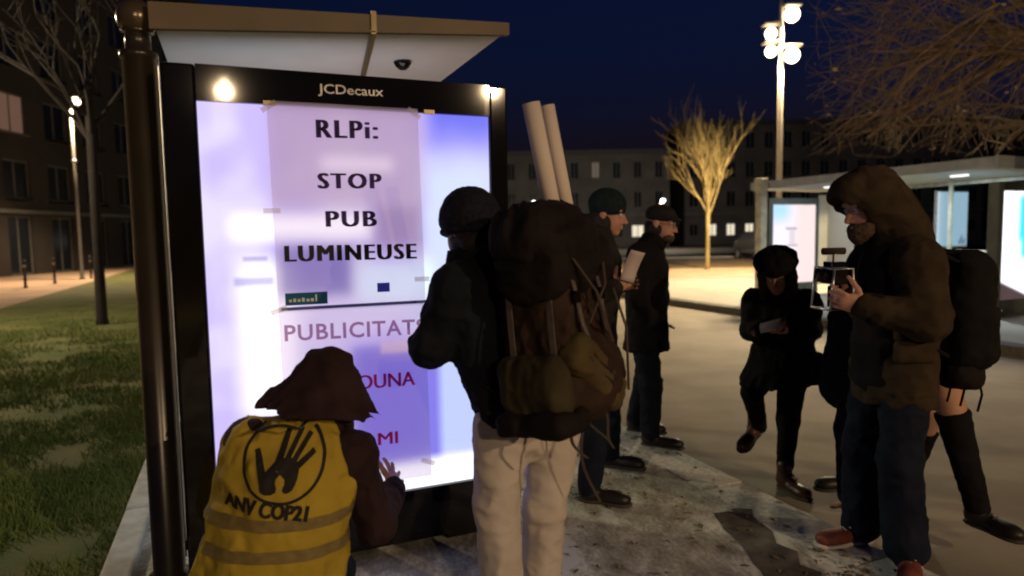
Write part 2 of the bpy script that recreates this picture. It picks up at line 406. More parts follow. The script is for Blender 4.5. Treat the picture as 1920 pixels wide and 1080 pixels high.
tag(link('grass', grass(110000), mat('grass_blade', (.075, .135, .022), .8, scale=.9, col2=(.17, .18, .05))), 'short patchy winter grass on the lawn beside the shelter', 'grass', kind='stuff')
def leaves(n, u0, u1, n0, n1, z):
    b = MB(); v = []; f = []
    cl = [(random.uniform(u0, u1), random.uniform(n0, n1), random.uniform(.05, .4)) for _ in range(14)]
    for i in range(n):
        q = random.choice(cl) if random.random() < .6 else None
        c = W(min(u1, max(u0, random.gauss(q[0], q[2]))), random.gauss(q[1], q[2] * 1.4), z) if q else W(random.uniform(u0, u1), random.uniform(n0, n1), z); a = random.uniform(0, 6.28); L = random.uniform(.006, .026); w = L * random.uniform(.5, .8)
        d = A(math.cos(a), math.sin(a), 0); s = A(-d[1], d[0], 0); k = len(v); up = A(0, 0, 1)
        v += [c - d * L, c + s * w + up * random.uniform(.003, .014), c + d * L + up * random.uniform(0, .012), c - s * w + up * random.uniform(.002, .012)]
        f.append((k, k + 1, k + 2, k + 3))
    return mesh(v, f)
tag(link('fallen_leaves', leaves(800, 1.3, KU - .05, -1.6, 3.2, .004), mat('dead_leaf', (.09, .055, .03), .8, scale=40, col2=(.24, .17, .09))), 'brown dead leaves scattered over the grey sidewalk', 'leaves', kind='stuff')
tag(link('lawn_leaves', leaves(500, -4.5, EU - .05, -.5, 8, .02), MATS['dead_leaf']), 'pale dead leaves lying in the patchy lawn', 'leaves', kind='stuff')

# ------------------------------------------------------------------ buildings
M_pane = mat('dark_window_pane', (.012, .014, .018), .12, var=.1, spec=.6)
def facade_building(name, label, o, d, inw, length, floors, bay, win_w, material, mframe, lit=(), group=None, roof_h=.5, depth=9.0, ground_open=None, skip=()):
    """o: corner on the ground; d: along the facade; inw: into the building. floors: list of (z0, sill, head, z1)."""
    root = empty(name, o, math.atan2(d[1], d[0])); tag(root, label, 'building', group)
    s = 1 if np.cross(A(d[0], d[1], 0), A(inw[0], inw[1], 0))[2] > 0 else -1    # local +y*s points inward
    nb = int(length / bay); Wl = MB(); T = .32
    H = floors[-1][3]
    def bx(x0, x1, y0, y1, z0, z1): Wl.box((x0, min(y0 * s, y1 * s), z0), (x1, max(y0 * s, y1 * s), z1))
    first = {}
    for fi, (z0, zs, zh, z1) in enumerate(floors):
        ww = ground_open if (fi == 0 and ground_open) else win_w
        bx(0, nb * bay, 0, T, z0, zs); bx(0, nb * bay, 0, T, zh, z1)
        for b in range(nb + 1):
            x0 = 0 if b == 0 else b * bay - (bay - ww) / 2; x1 = nb * bay if b == nb else b * bay + (bay - ww) / 2
            bx(x0, x1, 0, T, zs, zh)
        for b in range(nb):
            if (fi, b) in skip: continue
            key = ('g' if fi == 0 else 'u', (fi, b) in lit)
            cx = (b + .5) * bay; hh = zh - zs
            if key not in first:
                fm = MB(); t = .07
                fm.box((-ww / 2, -.04, 0), (-ww / 2 + t, .04, hh)).box((ww / 2 - t, -.04, 0), (ww / 2, .04, hh)).box((-ww / 2 + t, -.04, 0), (ww / 2 - t, .04, t)).box((-ww / 2 + t, -.04, hh - t), (ww / 2 - t, .04, hh)).box((-t / 2, -.03, t), (t / 2, .03, hh - t))
                w = fm.build('window', mframe, root)
                pm = MB().box((-ww / 2 + t, -.008, t), (-t / 2, .008, hh - t)).box((t / 2, -.008, t), (ww / 2 - t, .008, hh - t))
                p = pm.build('pane', lit[(fi, b)] if (fi, b) in lit else M_pane, w)
                first[key] = w
            else:
                w = first[key].copy(); COL.objects.link(w); w.parent = root
                for ch in first[key].children:
                    c = ch.copy(); COL.objects.link(c); c.parent = w
                    if (fi, b) in lit: c.data = c.data.copy(); c.data.materials.clear(); c.data.materials.append(lit[(fi, b)])
            w.location = (cx, .2 * s, zs)
            if fi > 0:
                if 'sill' not in first: first['sill'] = MB().box((-ww / 2 - .06, -.07, -.08), (ww / 2 + .06, .05, -.002)).build('sill', mframe, w)
                else:
                    c = first['sill'].copy(); COL.objects.link(c); c.parent = w
                    c.location = (0, 0, 0)
                first['sill'].location = (0, -.2 * s, 0)
                for c in w.children:
                    if c.name.startswith('sill'): c.location = (0, -.2 * s, 0)
    Wl.build('wall', material, root)
    ins = MB().box((.0, min(.45 * s, depth * s), 0), (nb * bay, max(.45 * s, depth * s), H - .02)); ins.build('interior', mat('dark_interior', (.02, .018, .016), .9), root)
    r = MB().box((-.2, min(-.25 * s, (depth + .2) * s), H), (nb * bay + .2, max(-.25 * s, (depth + .2) * s), H + roof_h)); r.build('roof', mat('zinc_roof', (.05, .05, .055), .7), root)
    c = MB().box((-.1, min(-.14 * s, -.002 * s), floors[0][3] - .12), (nb * bay + .1, max(-.14 * s, -.002 * s), floors[0][3] + .06)); c.build('string_course', mframe, root)
    return root
fl = [(0, .02, 2.75, 3.0)] + [(3.0 + 3.05 * i, 3.0 + 3.05 * i + .55, 3.0 + 3.05 * i + 2.35, 3.0 + 3.05 * (i + 1)) for i in range(5)]
M_fac = mat('brown_render', (.034, .028, .024), .9, scale=.5, var=.2)
M_fac2 = mat('grey_render', (.095, .086, .08), .9, scale=.5, var=.2)
M_frm = mat('pale_window_frame', (.11, .11, .10), .7)
lit_dim = emit('dim_lit_window', (1.0, .55, .38), .13); lit_warm = emit('lit_window', (1, .82, .55), .6); lit_white = emit('lit_shopfront', (1, .88, .66), .9)
facade_building('apartment_building', 'dark brown apartment building with pillared ground floor beside the gravel path', A(-22.9, 24, 0), A(.01, 1, 0), A(-1, 0, 0), 62, fl, 2.9, 1.75, M_fac, M_frm,
                lit={(2, 2): lit_dim}, depth=10, ground_open=1.6)
fl2 = [(0, 1.0, 2.3, 3.4)] + [(3.4 + 3.1 * i, 3.4 + 3.1 * i + .7, 3.4 + 3.1 * i + 2.4, 3.4 + 3.1 * (i + 1)) for i in range(2)]
fl3 = [(0, 1.0, 2.3, 3.4)] + [(3.4 + 3.1 * i, 3.4 + 3.1 * i + .7, 3.4 + 3.1 * i + 2.4, 3.4 + 3.1 * (i + 1)) for i in range(3)]
def bayat(px, Y, x0, bay): return int(((px - 960) / F_PX * Y - x0) / bay)
facade_building('townhouse_block', 'low dark building across the square with two lit upstairs windows', A(-12, 70, 0), A(1, 0, 0), A(0, 1, 0), 30.6, fl2, 2.2, .85, M_fac2, M_frm,
                lit={(2, bayat(1133, 70, -12, 2.2)): lit_warm, (2, bayat(1100, 70, -12, 2.2)): emit('dim_window', (1, .8, .6), .12), (0, bayat(1000, 70, -12, 2.2)): emit('small_shop_light', (.9, .95, 1), .7), (0, bayat(1183, 70, -12, 2.2)): lit_white, (0, bayat(1196, 70, -12, 2.2)): lit_white}, ground_open=1.3)
facade_building('tall_townhouse', 'taller dark building behind the lit bare tree with bright shop windows', A(18.7, 72, 0), A(1, 0, 0), A(0, 1, 0), 33, fl3, 2.0, 1.0, M_fac2, M_frm,
                lit={(0, bayat(1349, 72, 18.7, 2.0)): lit_white, (0, bayat(1367, 72, 18.7, 2.0)): lit_white, (0, bayat(1391, 72, 18.7, 2.0)): lit_white}, ground_open=.95)
facade_building('corner_building', 'dark building at the far right beyond the second shelter', A(52.2, 66, 0), A(1, -.25, 0), A(.25, 1, 0), 40, fl3, 2.5, 1.1, M_fac, M_frm)
# dark hill behind the roofs
hp = []; nn = 40
for i in range(nn + 1):
    x = -160 + 400 * i / nn; hp.append((x, 150 + 10 * math.sin(i), 13 + 9 * max(0, min(1, (x + 10) / 110)) + 2.2 * math.sin(i * 1.7) + 1.3 * math.sin(i * 3.1)))
hv = [(x, y, -.5) for x, y, z in hp] + hp + [(x, y + 60, z * .9) for x, y, z in hp]; k = nn + 1
tag(link('hill', mesh(hv, [(i, i + 1, k + i + 1, k + i) for i in range(nn)] + [(k + i, k + i + 1, 2 * k + i + 1, 2 * k + i) for i in range(nn)]), mat('wooded_hill', (.02, .022, .018), .95, scale=.1)), kind='structure')

# bollards along the path
bb = MB().lathe([(.07, 0), (.07, .04), (.045, .05), (.045, .82), (.06, .83), (.06, .88), (.03, .93), (.001, .94)], seg=14)
bol = empty('bollard', (-16.3, 22.3, 0)); tag(bol, 'thin dark bollard on the path edge, nearest of the row by the brown building', 'bollard', 'bollards along the gravel path')
bb.build('post', mat('dark_iron', (.03, .025, .022), .5, metal=.6), bol, True)
MB().lathe([(.0455, .70), (.049, .705), (.049, .76), (.0455, .765)], seg=14).build('band', mat('grey_band', (.3, .3, .3), .6), bol, True)
b2 = copy_thing(bol, (-16.75, 24.4, 0)); b2['label'] = 'thin dark bollard on the path edge, between the two others of the row'
b3 = copy_thing(bol, (-17.3, 27.4, 0)); b3['label'] = 'thin dark bollard farthest along the row, beside the foot of the street lamp'

# ------------------------------------------------------------------ shelters with lit advertising panels
M_blk = mat('black_gloss_metal', (.007, .006, .006), .045, var=.15, metal=0, spec=.4)
M_brz = mat('bronze_metal', (.16, .125, .075), .35, var=.2, scale=3, metal=.7)
M_white = mat('white_lacquer', (.66, .65, .645), .4, var=.04, scale=4)
M_alu = mat('brushed_aluminium', (.55, .57, .58), .3, var=.2, scale=8, metal=.9)
M_glass = clear_glass('shelter_glass')
M_dgl = clear_glass('door_glass', (.97, .97, .98))
M_fascia = mat('fascia_brown', (.115, .080, .045), .55, scale=2.5, var=.18)
M_prnt = mat('white_print', (.75, .74, .72), .6)

def nodes_screen(name, build):
    m = bpy.data.materials.new(name); m.use_nodes = True; nt = m.node_tree; nt.nodes.clear()
    class G: pass
    g = G(); g.n = nt.nodes; g.l = nt.links
    tc = g.n.new('ShaderNodeTexCoord'); sp = g.n.new('ShaderNodeSeparateXYZ'); g.l.new(tc.outputs['Object'], sp.inputs[0]); g.x, g.z, g.co = sp.outputs[0], sp.outputs[2], tc.outputs['Object']
    def math_(op, a, b=None):
        q = g.n.new('ShaderNodeMath'); q.operation = op; q.use_clamp = False
        for i, v in enumerate((a, b)):
            if v is None: continue
            if hasattr(v, 'links'): g.l.new(v, q.inputs[i])
            else: q.inputs[i].default_value = v
        return q.outputs[0]
    g.math = math_
    def ramp(v, lo, hi):
        q = g.n.new('ShaderNodeMapRange'); q.interpolation_type = 'SMOOTHSTEP'; g.l.new(v, q.inputs[0]); q.inputs[1].default_value = lo; q.inputs[2].default_value = hi; return q.outputs[0]
    g.ramp = ramp
    def rect(x0, x1, z0, z1, e):
        a = math_('MULTIPLY', ramp(g.x, x0 - e, x0 + e), ramp(g.x, x1 + e, x1 - e)); b = math_('MULTIPLY', ramp(g.z, z0 - e, z0 + e), ramp(g.z, z1 + e, z1 - e)); return math_('MULTIPLY', a, b)
    g.rect = rect
    def mix(base, col, fac, k=1.0):
        q = g.n.new('ShaderNodeMix'); q.data_type = 'RGBA'
        if k != 1.0: fac = math_('MULTIPLY', fac, k)
        g.l.new(fac, q.inputs[0]); 
        for i, v in ((6, base), (7, col)):
            if hasattr(v, 'links'): g.l.new(v, q.inputs[i])
            else: q.inputs[i].default_value = (*v, 1)
        return q.outputs[2]
    g.mix = mix
    col, strength = build(g)
    e = g.n.new('ShaderNodeEmission'); g.l.new(col, e.inputs[0]); e.inputs[1].default_value = strength
    o = g.n.new('ShaderNodeOutputMaterial'); g.l.new(e.outputs[0], o.inputs[0])
    return m
def ad_main(g):
    nz = g.n.new('ShaderNodeTexNoise'); nz.inputs['Scale'].default_value = 2.2; nz.inputs['Detail'].default_value = 2; g.l.new(g.co, nz.inputs[0])
    c = g.mix((.60, .50, .98), (.80, .72, 1.0), g.ramp(nz.outputs['Fac'], .4, .6))
    c = g.mix(c, (.17, .18, .85), g.math('MULTIPLY', g.ramp(g.x, .85, 1.05), g.ramp(g.z, 1.70, 2.10)))                 # blue upper right corner of the advert
    c = g.mix(c, (.66, .74, 1.0), g.rect(.92, 1.30, .45, 1.85, .12))
    c = g.mix(c, (.52, .60, .98), g.rect(.92, 1.30, .42, .95, .08))
    c = g.mix(c, (1.25, 1.2, 1.25), g.rect(.10, .70, 1.50, 1.60, .05))                                                   # white blaze in the advert
    c = g.mix(c, (1.2, 1.15, 1.25), g.rect(.12, .34, .72, 1.40, .07))
    c = g.mix(c, (.20, .16, .74), g.rect(.58, 1.0, .36, 1.00, .03), .92)                                                 # violet block low in the advert
    c = g.mix(c, (.95, .68, .62), g.rect(.72, .95, .955, 1.01, .015), .7)
    c = g.mix(c, (.14, .11, .48), g.rect(.28, .60, 1.24, 1.47, .04), .8)
    c = g.mix(c, (.85, 1.0, 1.15), g.rect(.62, .98, 1.20, 1.38, .05), .9)
    c = g.mix(c, (.34, .22, .42), g.rect(.70, .93, 1.45, 1.66, .05), .75); c = g.mix(c, (.55, .42, .62), g.rect(.26, .95, 1.64, 2.2, .06), .75); c = g.mix(c, (1.1, 1.0, 1.1), g.rect(.48, .80, 1.80, 1.86, .04), .7)
    c = g.mix(c, (.30, .26, .60), g.rect(.10, .26, 1.30, 1.335, .012), .6)
    c = g.mix(c, (.34, .28, .62), g.rect(.14, .24, 1.405, 1.425, .008), .6)
    c = g.mix(c, (1.2, 1.2, 1.25), g.rect(-.1, 1.4, .27, .42, .035))
    return c, 1.2
def ad_pink(g):
    c = g.mix((.95, .86, .95), (.95, .74, .72), g.ramp(g.x, .4, .9))
    c = g.mix(c, (.45, .74, .95), g.rect(-.1, .5, 1.7, 2.2, .25))
    c = g.mix(c, (.33, .30, .36), g.rect(.38, .72, 1.50, 1.56, .02), .75); c = g.mix(c, (.33, .30, .36), g.rect(.42, .74, 1.12, 1.17, .03), .75)
    c = g.mix(c, (.60, .55, .58), g.rect(.48, .66, 1.17, 1.50, .04), .6); c = g.mix(c, (.7, .65, .7), g.rect(.45, .66, .70, .76, .03), .5)
    return c, 1.25
def ad_cyan(g):
    c = g.mix((1.0, 1.0, 1.05), (.05, .55, .85), g.rect(.42, 1.5, 1.25, 2.02, .10))
    c = g.mix(c, (.02, .62, .62), g.rect(.5, 1.5, .95, 1.35, .10))
    c = g.mix(c, (.05, .03, .035), g.ramp(g.math('ADD', g.z, g.math('MULTIPLY', g.x, .35)), .63, .55))
    return c, 1.9

def ad_panel(root, org_n, screen_mat, name='ad_panel', logo=False, back_mat=None):
    o = empty(name, (0, org_n, 0), parent=root)
    L, Rr, T, B, D = -.135, 1.372, 2.22, .035, .18
    s0, s1, z0, z1 = -.007, 1.278, .285, 2.072
    MB().box((L, 0, B), (s0, D, T)).build('frame_rail', M_blk, o, bevel=.012)
    MB().box((s1, 0, B), (Rr, D, T)).build('frame_rail', M_blk, o, bevel=.012)
    MB().box((s0, 0, z1), (s1, D, T)).build('frame_rail', M_blk, o)
    MB().box((s0, 0, B), (s1, D, z0)).build('frame_rail', M_blk, o)
    MB().box((s0, .06, z0), (s1, D - .03, z1)).build('backing', M_blk, o)
    MB().quad((s0, .022, z0), (s1, .022, z0), (s1, .022, z1), (s0, .022, z1)).build('ad_screen', screen_mat, o)
    MB().box((s0, .010, z0), (s1, .014, z1)).build('door_glass', M_dgl, o)
    MB().quad((s1, D - .012, z0), (s0, D - .012, z0), (s0, D - .012, z1), (s1, D - .012, z1)).build('ad_screen', back_mat or screen_mat, o)
    for u in (.1, 1.1): MB().box((u - .08, .03, .0), (u + .08, .15, B)).build('foot', M_blk, o)
    if logo:
        text_box('JCDecaux', .478, .765, 2.118, 2.172, -.003, M_prnt, o, bold=.012, slant=.01)
    for u in (.25, .95): MB().box((u, -.012, 2.066), (u + .05, .002, 2.085)).build('clip', M_brz, o)
    return o

# first shelter, beside the lawn
sh = empty('bus_shelter', P0, ROT); tag(sh, 'glass bus shelter with a lit purple advert panel covered by a protest sheet', 'bus shelter')
zr = lambda u: 2.5 + (u - 1.38) * .082
def roof(parent, u0, u1, n0, n1, th, zf, mtop, munder, fmat, th1=None):
    th1 = th if th1 is None else th1; R = MB(); 
    for (a, b, c, d, e, f) in [(u0, u1, n0 + .02, n1, .0, th)]:
        P = [(a, c, zf(a)), (b, c, zf(b)), (b, d, zf(b)), (a, d, zf(a)), (a, c, zf(a) + th), (b, c, zf(b) + th1), (b, d, zf(b) + th1), (a, d, zf(a) + th)]
        k = len(R.v); R.v += [np.array(p) for p in P]; R.f += [(k, k + 3, k + 2, k + 1), (k + 4, k + 5, k + 6, k + 7), (k, k + 1, k + 5, k + 4), (k + 2, k + 3, k + 7, k + 6), (k + 1, k + 2, k + 6, k + 5), (k + 3, k, k + 4, k + 7)]
    ro = R.build('roof', munder, parent)
    Fm = MB(); e = .012
    P = [(u0 - .02, n0 - .012, zf(u0) - e), (u1 + .02, n0 - .012, zf(u1) - e), (u1 + .02, n0 + .018, zf(u1) - e), (u0 - .02, n0 + .018, zf(u0) - e)]
    P = P + [(x, y, z + (th if x < (u0 + u1) / 2 else th1) + 2 * e) for x, y, z in P]; Fm.v = [np.array(p) for p in P]; Fm.f = [(0, 3, 2, 1), (4, 5, 6, 7), (0, 1, 5, 4), (2, 3, 7, 6), (1, 2, 6, 5), (3, 0, 4, 7)]
    Fm.build('fascia', fmat, ro)
    return ro
ad1 = ad_panel(sh, 0.0, nodes_screen('ad_display', ad_main), logo=True, back_mat=nodes_screen('ad_display_back', lambda g: (ad_pink(g)[0], 2.6)))
ro = roof(sh, -.15, 1.40, .085, 4.6, .085, zr, None, M_white, M_fascia, .035)
# rib under the roof, ceiling spot
a0, a1 = A(.745, .07, 0), A(.86, .98, 0)
MB().tube([(a0[0], a0[1], zr(a0[0]) - .006), (a1[0], a1[1], zr(a1[0]) - .006)], .016, 8).build('roof_rib', M_brz, ro)
MB().box((a0[0] - .012, .060, zr(a0[0]) - .01), (a0[0] + .012, .0725, zr(a0[0]) + .080)).build('joint_cover', M_brz, ro)
sp = MB().lathe([(.05, 0), (.05, -.012), (.038, -.03), (.02, -.045), (.001, -.048)], (1.02, .66, zr(1.02) - .001), 16); sp.build('ceiling_lamp', M_blk, ro, True)
post = MB().lathe([(.085, 0), (.085, .02), (.066, .03), (.066, 2.26), (.074, 2.265), (.074, 2.29), (.05, 2.30), (.05, 2.37), (.066, 2.375)], (-.225, .19, 0), 28).build('post', mat('dark_bronze_post', (.030, .024, .018), .30, metal=.15, var=.2, spec=.5), sh, True)
MB().ball((-.225, .19, 2.43), .079, 22, 12).build('cap', mat('cap_bronze', (.10, .075, .05), .25, metal=.5), post, True)
gw = empty('glass_wall', (-.17, .25, 0), parent=sh)
for k in range(3):
    MB().box((-.005, k * 1.42 + .02, .16), (.005, k * 1.42 + 1.40, 2.24)).build('glass_pane', M_glass, gw)
    MB().box((-.014, k * 1.42 - .018, .06), (.014, k * 1.42 + .018, 2.30)).build('glass_edge_trim', M_alu, gw)
MB().box((-.02, -.02, .09), (.02, 4.25, .135)).build('frame_rail', M_blk, gw)
for n in (2.2, 4.4): MB().lathe([(.085, 0), (.085, .02), (.05, .03), (.05, 2.34)], (-.225, n, 0), 20).build('post', M_blk, sh, True)
MB().box((-.12, 1.2, .44), (.22, 3.6, .48)).build('bench_seat', M_alu, sh, bevel=.01)
for n in (1.5, 3.3): MB().box((-.02, n, 0), (.08, n + .06, .439)).build('bench_leg', M_blk, sh)

# the protest sheet stuck on the advert
sheet = empty('poster_sheet', W(0, -.004), ROT); tag(sheet, 'long white paper sheet with protest slogan stuck over the lit advert panel', 'poster')
M_pap = paper('sheet_paper', (.90, .83, .90), .70, clear=.32)
def paper_grid(x0, x1, z0, z1, y0, curl, nx=14, nz=40):
    v = []; f = []
    for j in range(nz + 1):
        for i in range(nx + 1):
            x = x0 + (x1 - x0) * i / nx; z = z0 + (z1 - z0) * j / nz
            y = y0 - curl * (vnoise(np.array([[x * 4 + 3, z * 3, .5]]))[0]) - .010 * max(0, (i / nx - .9) * 10) ** 2 * (vnoise(np.array([[1.5, z * 4, 2.5]]))[0])
            v.append((x + .012 * (1 - (z - z0) / (z1 - z0)), y, z))
    for j in range(nz):
        for i in range(nx): q = j * (nx + 1) + i; f.append((q, q + 1, q + nx + 2, q + nx + 1))
    return mesh(v, f)
link('sheet', paper_grid(.262, .918, 1.18, 2.086, .0, .012), M_pap, sheet, True)
link('sheet', paper_grid(.272, .924, .35, 1.20, -.006, .010), M_pap, sheet, True)
M_tape = paper('clear_tape', (.85, .80, .75), .5, clear=.45)
for x, z, a in ((.27, 2.06, .6), (.90, 2.065, -.6), (.265, 1.62, 0), (.915, 1.30, 0), (.275, 1.19, .3), (.92, .42, -.4)):
    c_, s_ = math.cos(a), math.sin(a); MB().quad(*[(x + c_ * i - s_ * j, -.0145, z + s_ * i + c_ * j) for i, j in ((-.035, -.011), (.035, -.011), (.035, .011), (-.035, .011))]).build('tape', M_tape, sheet)
M_ink = mat('black_ink', (.012, .012, .02), .7); M_ink2 = paper('purple_ink', (.10, .07, .13), .5, clear=.5); M_red = paper('red_violet_ink', (.80, .16, .36), .6, clear=.5); M_mv = paper('mauve_ink', (.46, .27, .40), .6, clear=.6)
yl = -.0135
text_box('RLPi:', .466, .726, 1.936, 2.014, yl, M_ink2, sheet, .0, .02, heavy=.006, spacing=1.22)
text_box('STOP', .464, .735, 1.716, 1.784, yl, M_ink2, sheet, .0, .01, heavy=.006, spacing=1.22)
text_box('PUB', .492, .708, 1.548, 1.618, yl, M_ink2, sheet, .0, .0, heavy=.006, spacing=1.22)
text_box('LUMINEUSE', .313, .888, 1.399, 1.470, yl, M_ink, sheet, .0, -.006, heavy=.006, spacing=1.22)
yl = -.0185
text_box('PUBLICITATS', .293, .924, 1.052, 1.125, yl, M_mv, sheet, .02, -.02, spacing=1.1)
text_box('OUNA', .600, .865, .806, .872, yl, M_red, sheet, .0, -.02, heavy=.003)
text_box('MI', .685, .775, .535, .592, yl, M_red, sheet, .0, -.02, heavy=.003)
MB().box((.285, -.0125, 1.186), (.935, -.0105, 1.200)).build('printed_rule', paper('grey_rule', (.25, .30, .45), .5, clear=.4), sheet)
tb = MB().box((.303, -.0125, 1.208), (.482, -.0105, 1.262)).build('printed_label', paper('teal_print', (.08, .26, .30), .5, clear=.3), sheet)
for i, (a, hgt) in enumerate([(.318, .012), (.336, .016), (.354, .012), (.372, .018), (.392, .012), (.41, .014), (.430, .030)]):
    MB().box((a, -.0135, 1.222), (a + (.012 if i < 6 else .006), -.0126, 1.222 + hgt)).build('printed_mark', mat('pale_print', (.7, .8, .8), .7), tb)
MB().box((.705, -.0125, 1.248), (.762, -.0105, 1.290)).build('printed_square', paper('blue_print', (.16, .18, .50), .6, clear=.4), sheet)

# second shelter on the platform across the road (mirrored: open to the road on its left)
S2 = at(1450, 470, 15.1); O2 = A(S2[0], S2[1], 0)
rot2 = ROT
sh2 = empty('platform_shelter', O2, rot2); tag(sh2, 'long lit shelter on the far platform with two bright advert panels', 'bus shelter')
M_grn = mat('green_grey_metal', (.07, .08, .07), .45, var=.15)
M_blk_save = M_blk; M_blk = M_grn
ad2 = ad_panel(sh2, 0.0, nodes_screen('ad_display_pink', ad_pink))
S3 = at(1880, 470, 10.9); q = A(S3[0], S3[1], 0) - O2; n2 = float(q @ N); u2 = float(q @ U)
e3 = empty('panel_carrier', (u2, 0, 0), parent=sh2)
ad3 = ad_panel(sh2, n2, nodes_screen('ad_display_cyan', ad_cyan)); ad3.location.x = u2
bpy.data.objects.remove(e3)
M_blk = M_blk_save
zr2 = lambda u: 2.43 - .012 * u
M_lightroof = mat('pale_roof', (.28, .31, .33), .45, var=.12)
ro2 = roof(sh2, -.13, 2.0, n2 - .15, .6, .17, zr2, None, M_lightroof, M_lightroof)
pst = MB().box((-.36, .02, 0), (-.17, .2, 2.36)).build('post', mat('pale_post', (.42, .40, .32), .6), sh2, bevel=.02)
MB().box((-.38, .0, 2.365), (-.155, .22, 2.66)).build('cap', MATS['pale_post'], pst, bevel=.02)
bw2 = empty('glass_wall', (1.62, 0, 0), parent=sh2)
M_frost = paper('frosted_glass', (.62, .62, .58), .55)
L2 = -n2
for k in range(3):
    y0 = n2 + .3 + k * (L2 - .3) / 3; y1 = y0 + (L2 - .3) / 3
    MB().box((-.006, y0 + .03, .2), (.006, y1 - .03, 2.3)).build('glass_pane', M_glass if k < 2 else M_frost, bw2)
    MB().box((-.03, y0 - .028, 0), (.03, y0 + .028, 2.40)).build('frame_post', MATS['pale_post'], bw2)
MB().box((-.025, n2 + .3, 2.305), (.025, 0, 2.37)).build('frame_rail', MATS['pale_post'], bw2)
MB().box((-.035, n2 + .3, 1.02), (-.012, -1.6, 1.06)).build('frame_rail', MATS['pale_post'], bw2)
# frosted end screen right of the far panel
MB().box((1.40, .05, .2), (2.25, .062, 2.3)).build('end_screen', M_frost, sh2)
MB().box((2.0, .0, .2), (2.0 + .05, .045, 2.35)).build('frame_post', MATS['pale_post'], sh2)
# map panel facing the road
mp = at(1755, 418, 13.2); mq = A(mp[0], mp[1], 0) - O2; mu, mn = float(mq @ U), float(mq @ N)
mpo = empty('map_panel', (mu, mn, 0), parent=sh2)
MB().box((0, 0, 1.10), (.95, .05, 2.22)).build('map_frame', M_alu, mpo, bevel=.01)
MB().quad((.025, -.003, 1.125), (.925, -.003, 1.125), (.925, -.003, 2.195), (.025, -.003, 2.195)).build('map_sheet', nodes_screen('lit_map', lambda g: (g.mix((.40, .50, .66), (.62, .68, .74), g.ramp(g.x, .3, -.1)), 1.0)), mpo)
for k in range(5): MB().box((.68 + .04 * k, -.006, 1.16), (.70 + .04 * k, -.004, 1.24 + .05 * (k % 3))).build('map_mark', mat('map_ink', (.06, .08, .2), .7), mpo)
MB().tube([(.45, .02, 2.22), (.45, .02, 2.40)], .012).build('hanger', M_alu, mpo)
MB().box((.95, n2 + .8, .44), (1.35, -1.0, .49)).build('bench_seat', M_alu, sh2, bevel=.01)
for n in (n2 + 1.2, -1.4): MB().box((1.1, n, 0), (1.2, n + .08, .439)).build('bench_leg', M_grn, sh2)
def tube_light(parent, c, L, w, power, col, name='roof_light'):
    o = MB().box((c[0] - w / 2, c[1] - L / 2, c[2] - .03), (c[0] + w / 2, c[1] + L / 2, c[2])).build(name, emit('roof_light_glow', (1, .95, .85), 1.6), parent)
    l = bpy.data.lights.new('roof_light_lamp', 'AREA'); l.shape = 'RECTANGLE'; l.size = w; l.size_y = L; l.energy = power; l.color = col
    lo = bpy.data.objects.new('roof_light_lamp', l); COL.objects.link(lo); lo.parent = parent; lo.location = (c[0], c[1], c[2] - .04)
tube_light(sh2, (.7, -.9, zr2(.7) - .002), .30, .06, 16, (.85, .95, 1))
tube_light(sh2, (.7, n2 + 1.0, zr2(.7) - .002), .30, .06, 80, (.8, .93, 1))

# ------------------------------------------------------------------ street lamps
M_pole = mat('lamp_pole_steel', (.34, .30, .25), .45, var=.12, metal=.2)
def point(parent, loc, power, col, r=.15):
    l = bpy.data.lights.new('lamp_light', 'POINT'); l.energy = power; l.color = col; l.shadow_soft_size = r
    o = bpy.data.objects.new('lamp_light', l); COL.objects.link(o); o.parent = parent; o.location = loc; return o
def spot(parent, loc, power, col, r=.15, size=2.6):
    l = bpy.data.lights.new('lamp_light', 'SPOT'); l.energy = power; l.color = col; l.shadow_soft_size = r; l.spot_size = size; l.spot_blend = .4
    o = bpy.data.objects.new('lamp_light', l); COL.objects.link(o); o.parent = parent; o.location = loc; return o
WARM = (1.0, .76, .44)
LY = 21.0; lb = at(1461, 330, LY)
lamp = empty('street_lamp', (lb[0], lb[1], 0)); tag(lamp, 'tall lamp post carrying four glowing heads above the far shelter', 'street lamp', 'street lamps')
MB().lathe([(.16, 0), (.16, .05), (.09, .08), (.085, 2), (.075, 5), (.06, 8.3), (.05, 8.5)], seg=16).build('pole', M_pole, lamp, True)
g4 = emit('lamp_glow', (1, .86, .58), 14)
for (px, py, sx) in ((1482, 30, 1), (1449, 60, -1), (1449, 94, -1), (1482, 106, 1)):
    p = at(px, py, LY) - A(lb[0], lb[1], 0); yo = -.12 if sx > 0 else .15
    hd = MB().box((p[0] - .25, yo - .19, p[2] + .235), (p[0] + .25, yo + .19, p[2] + .30)).build('lamp_head', M_pole, lamp, bevel=.02)
    MB().ball((p[0], yo, p[2]), .22 if sx > 0 else .17, 16, 10).build('glowing_lens', g4, hd, True)
    MB().tube([(0, 0, p[2] + .33), (p[0], yo, p[2] + .33)], .03).build('arm', M_pole, hd)
    spot(hd, (p[0], yo - .02, p[2] - .36), 3400, WARM, .2)
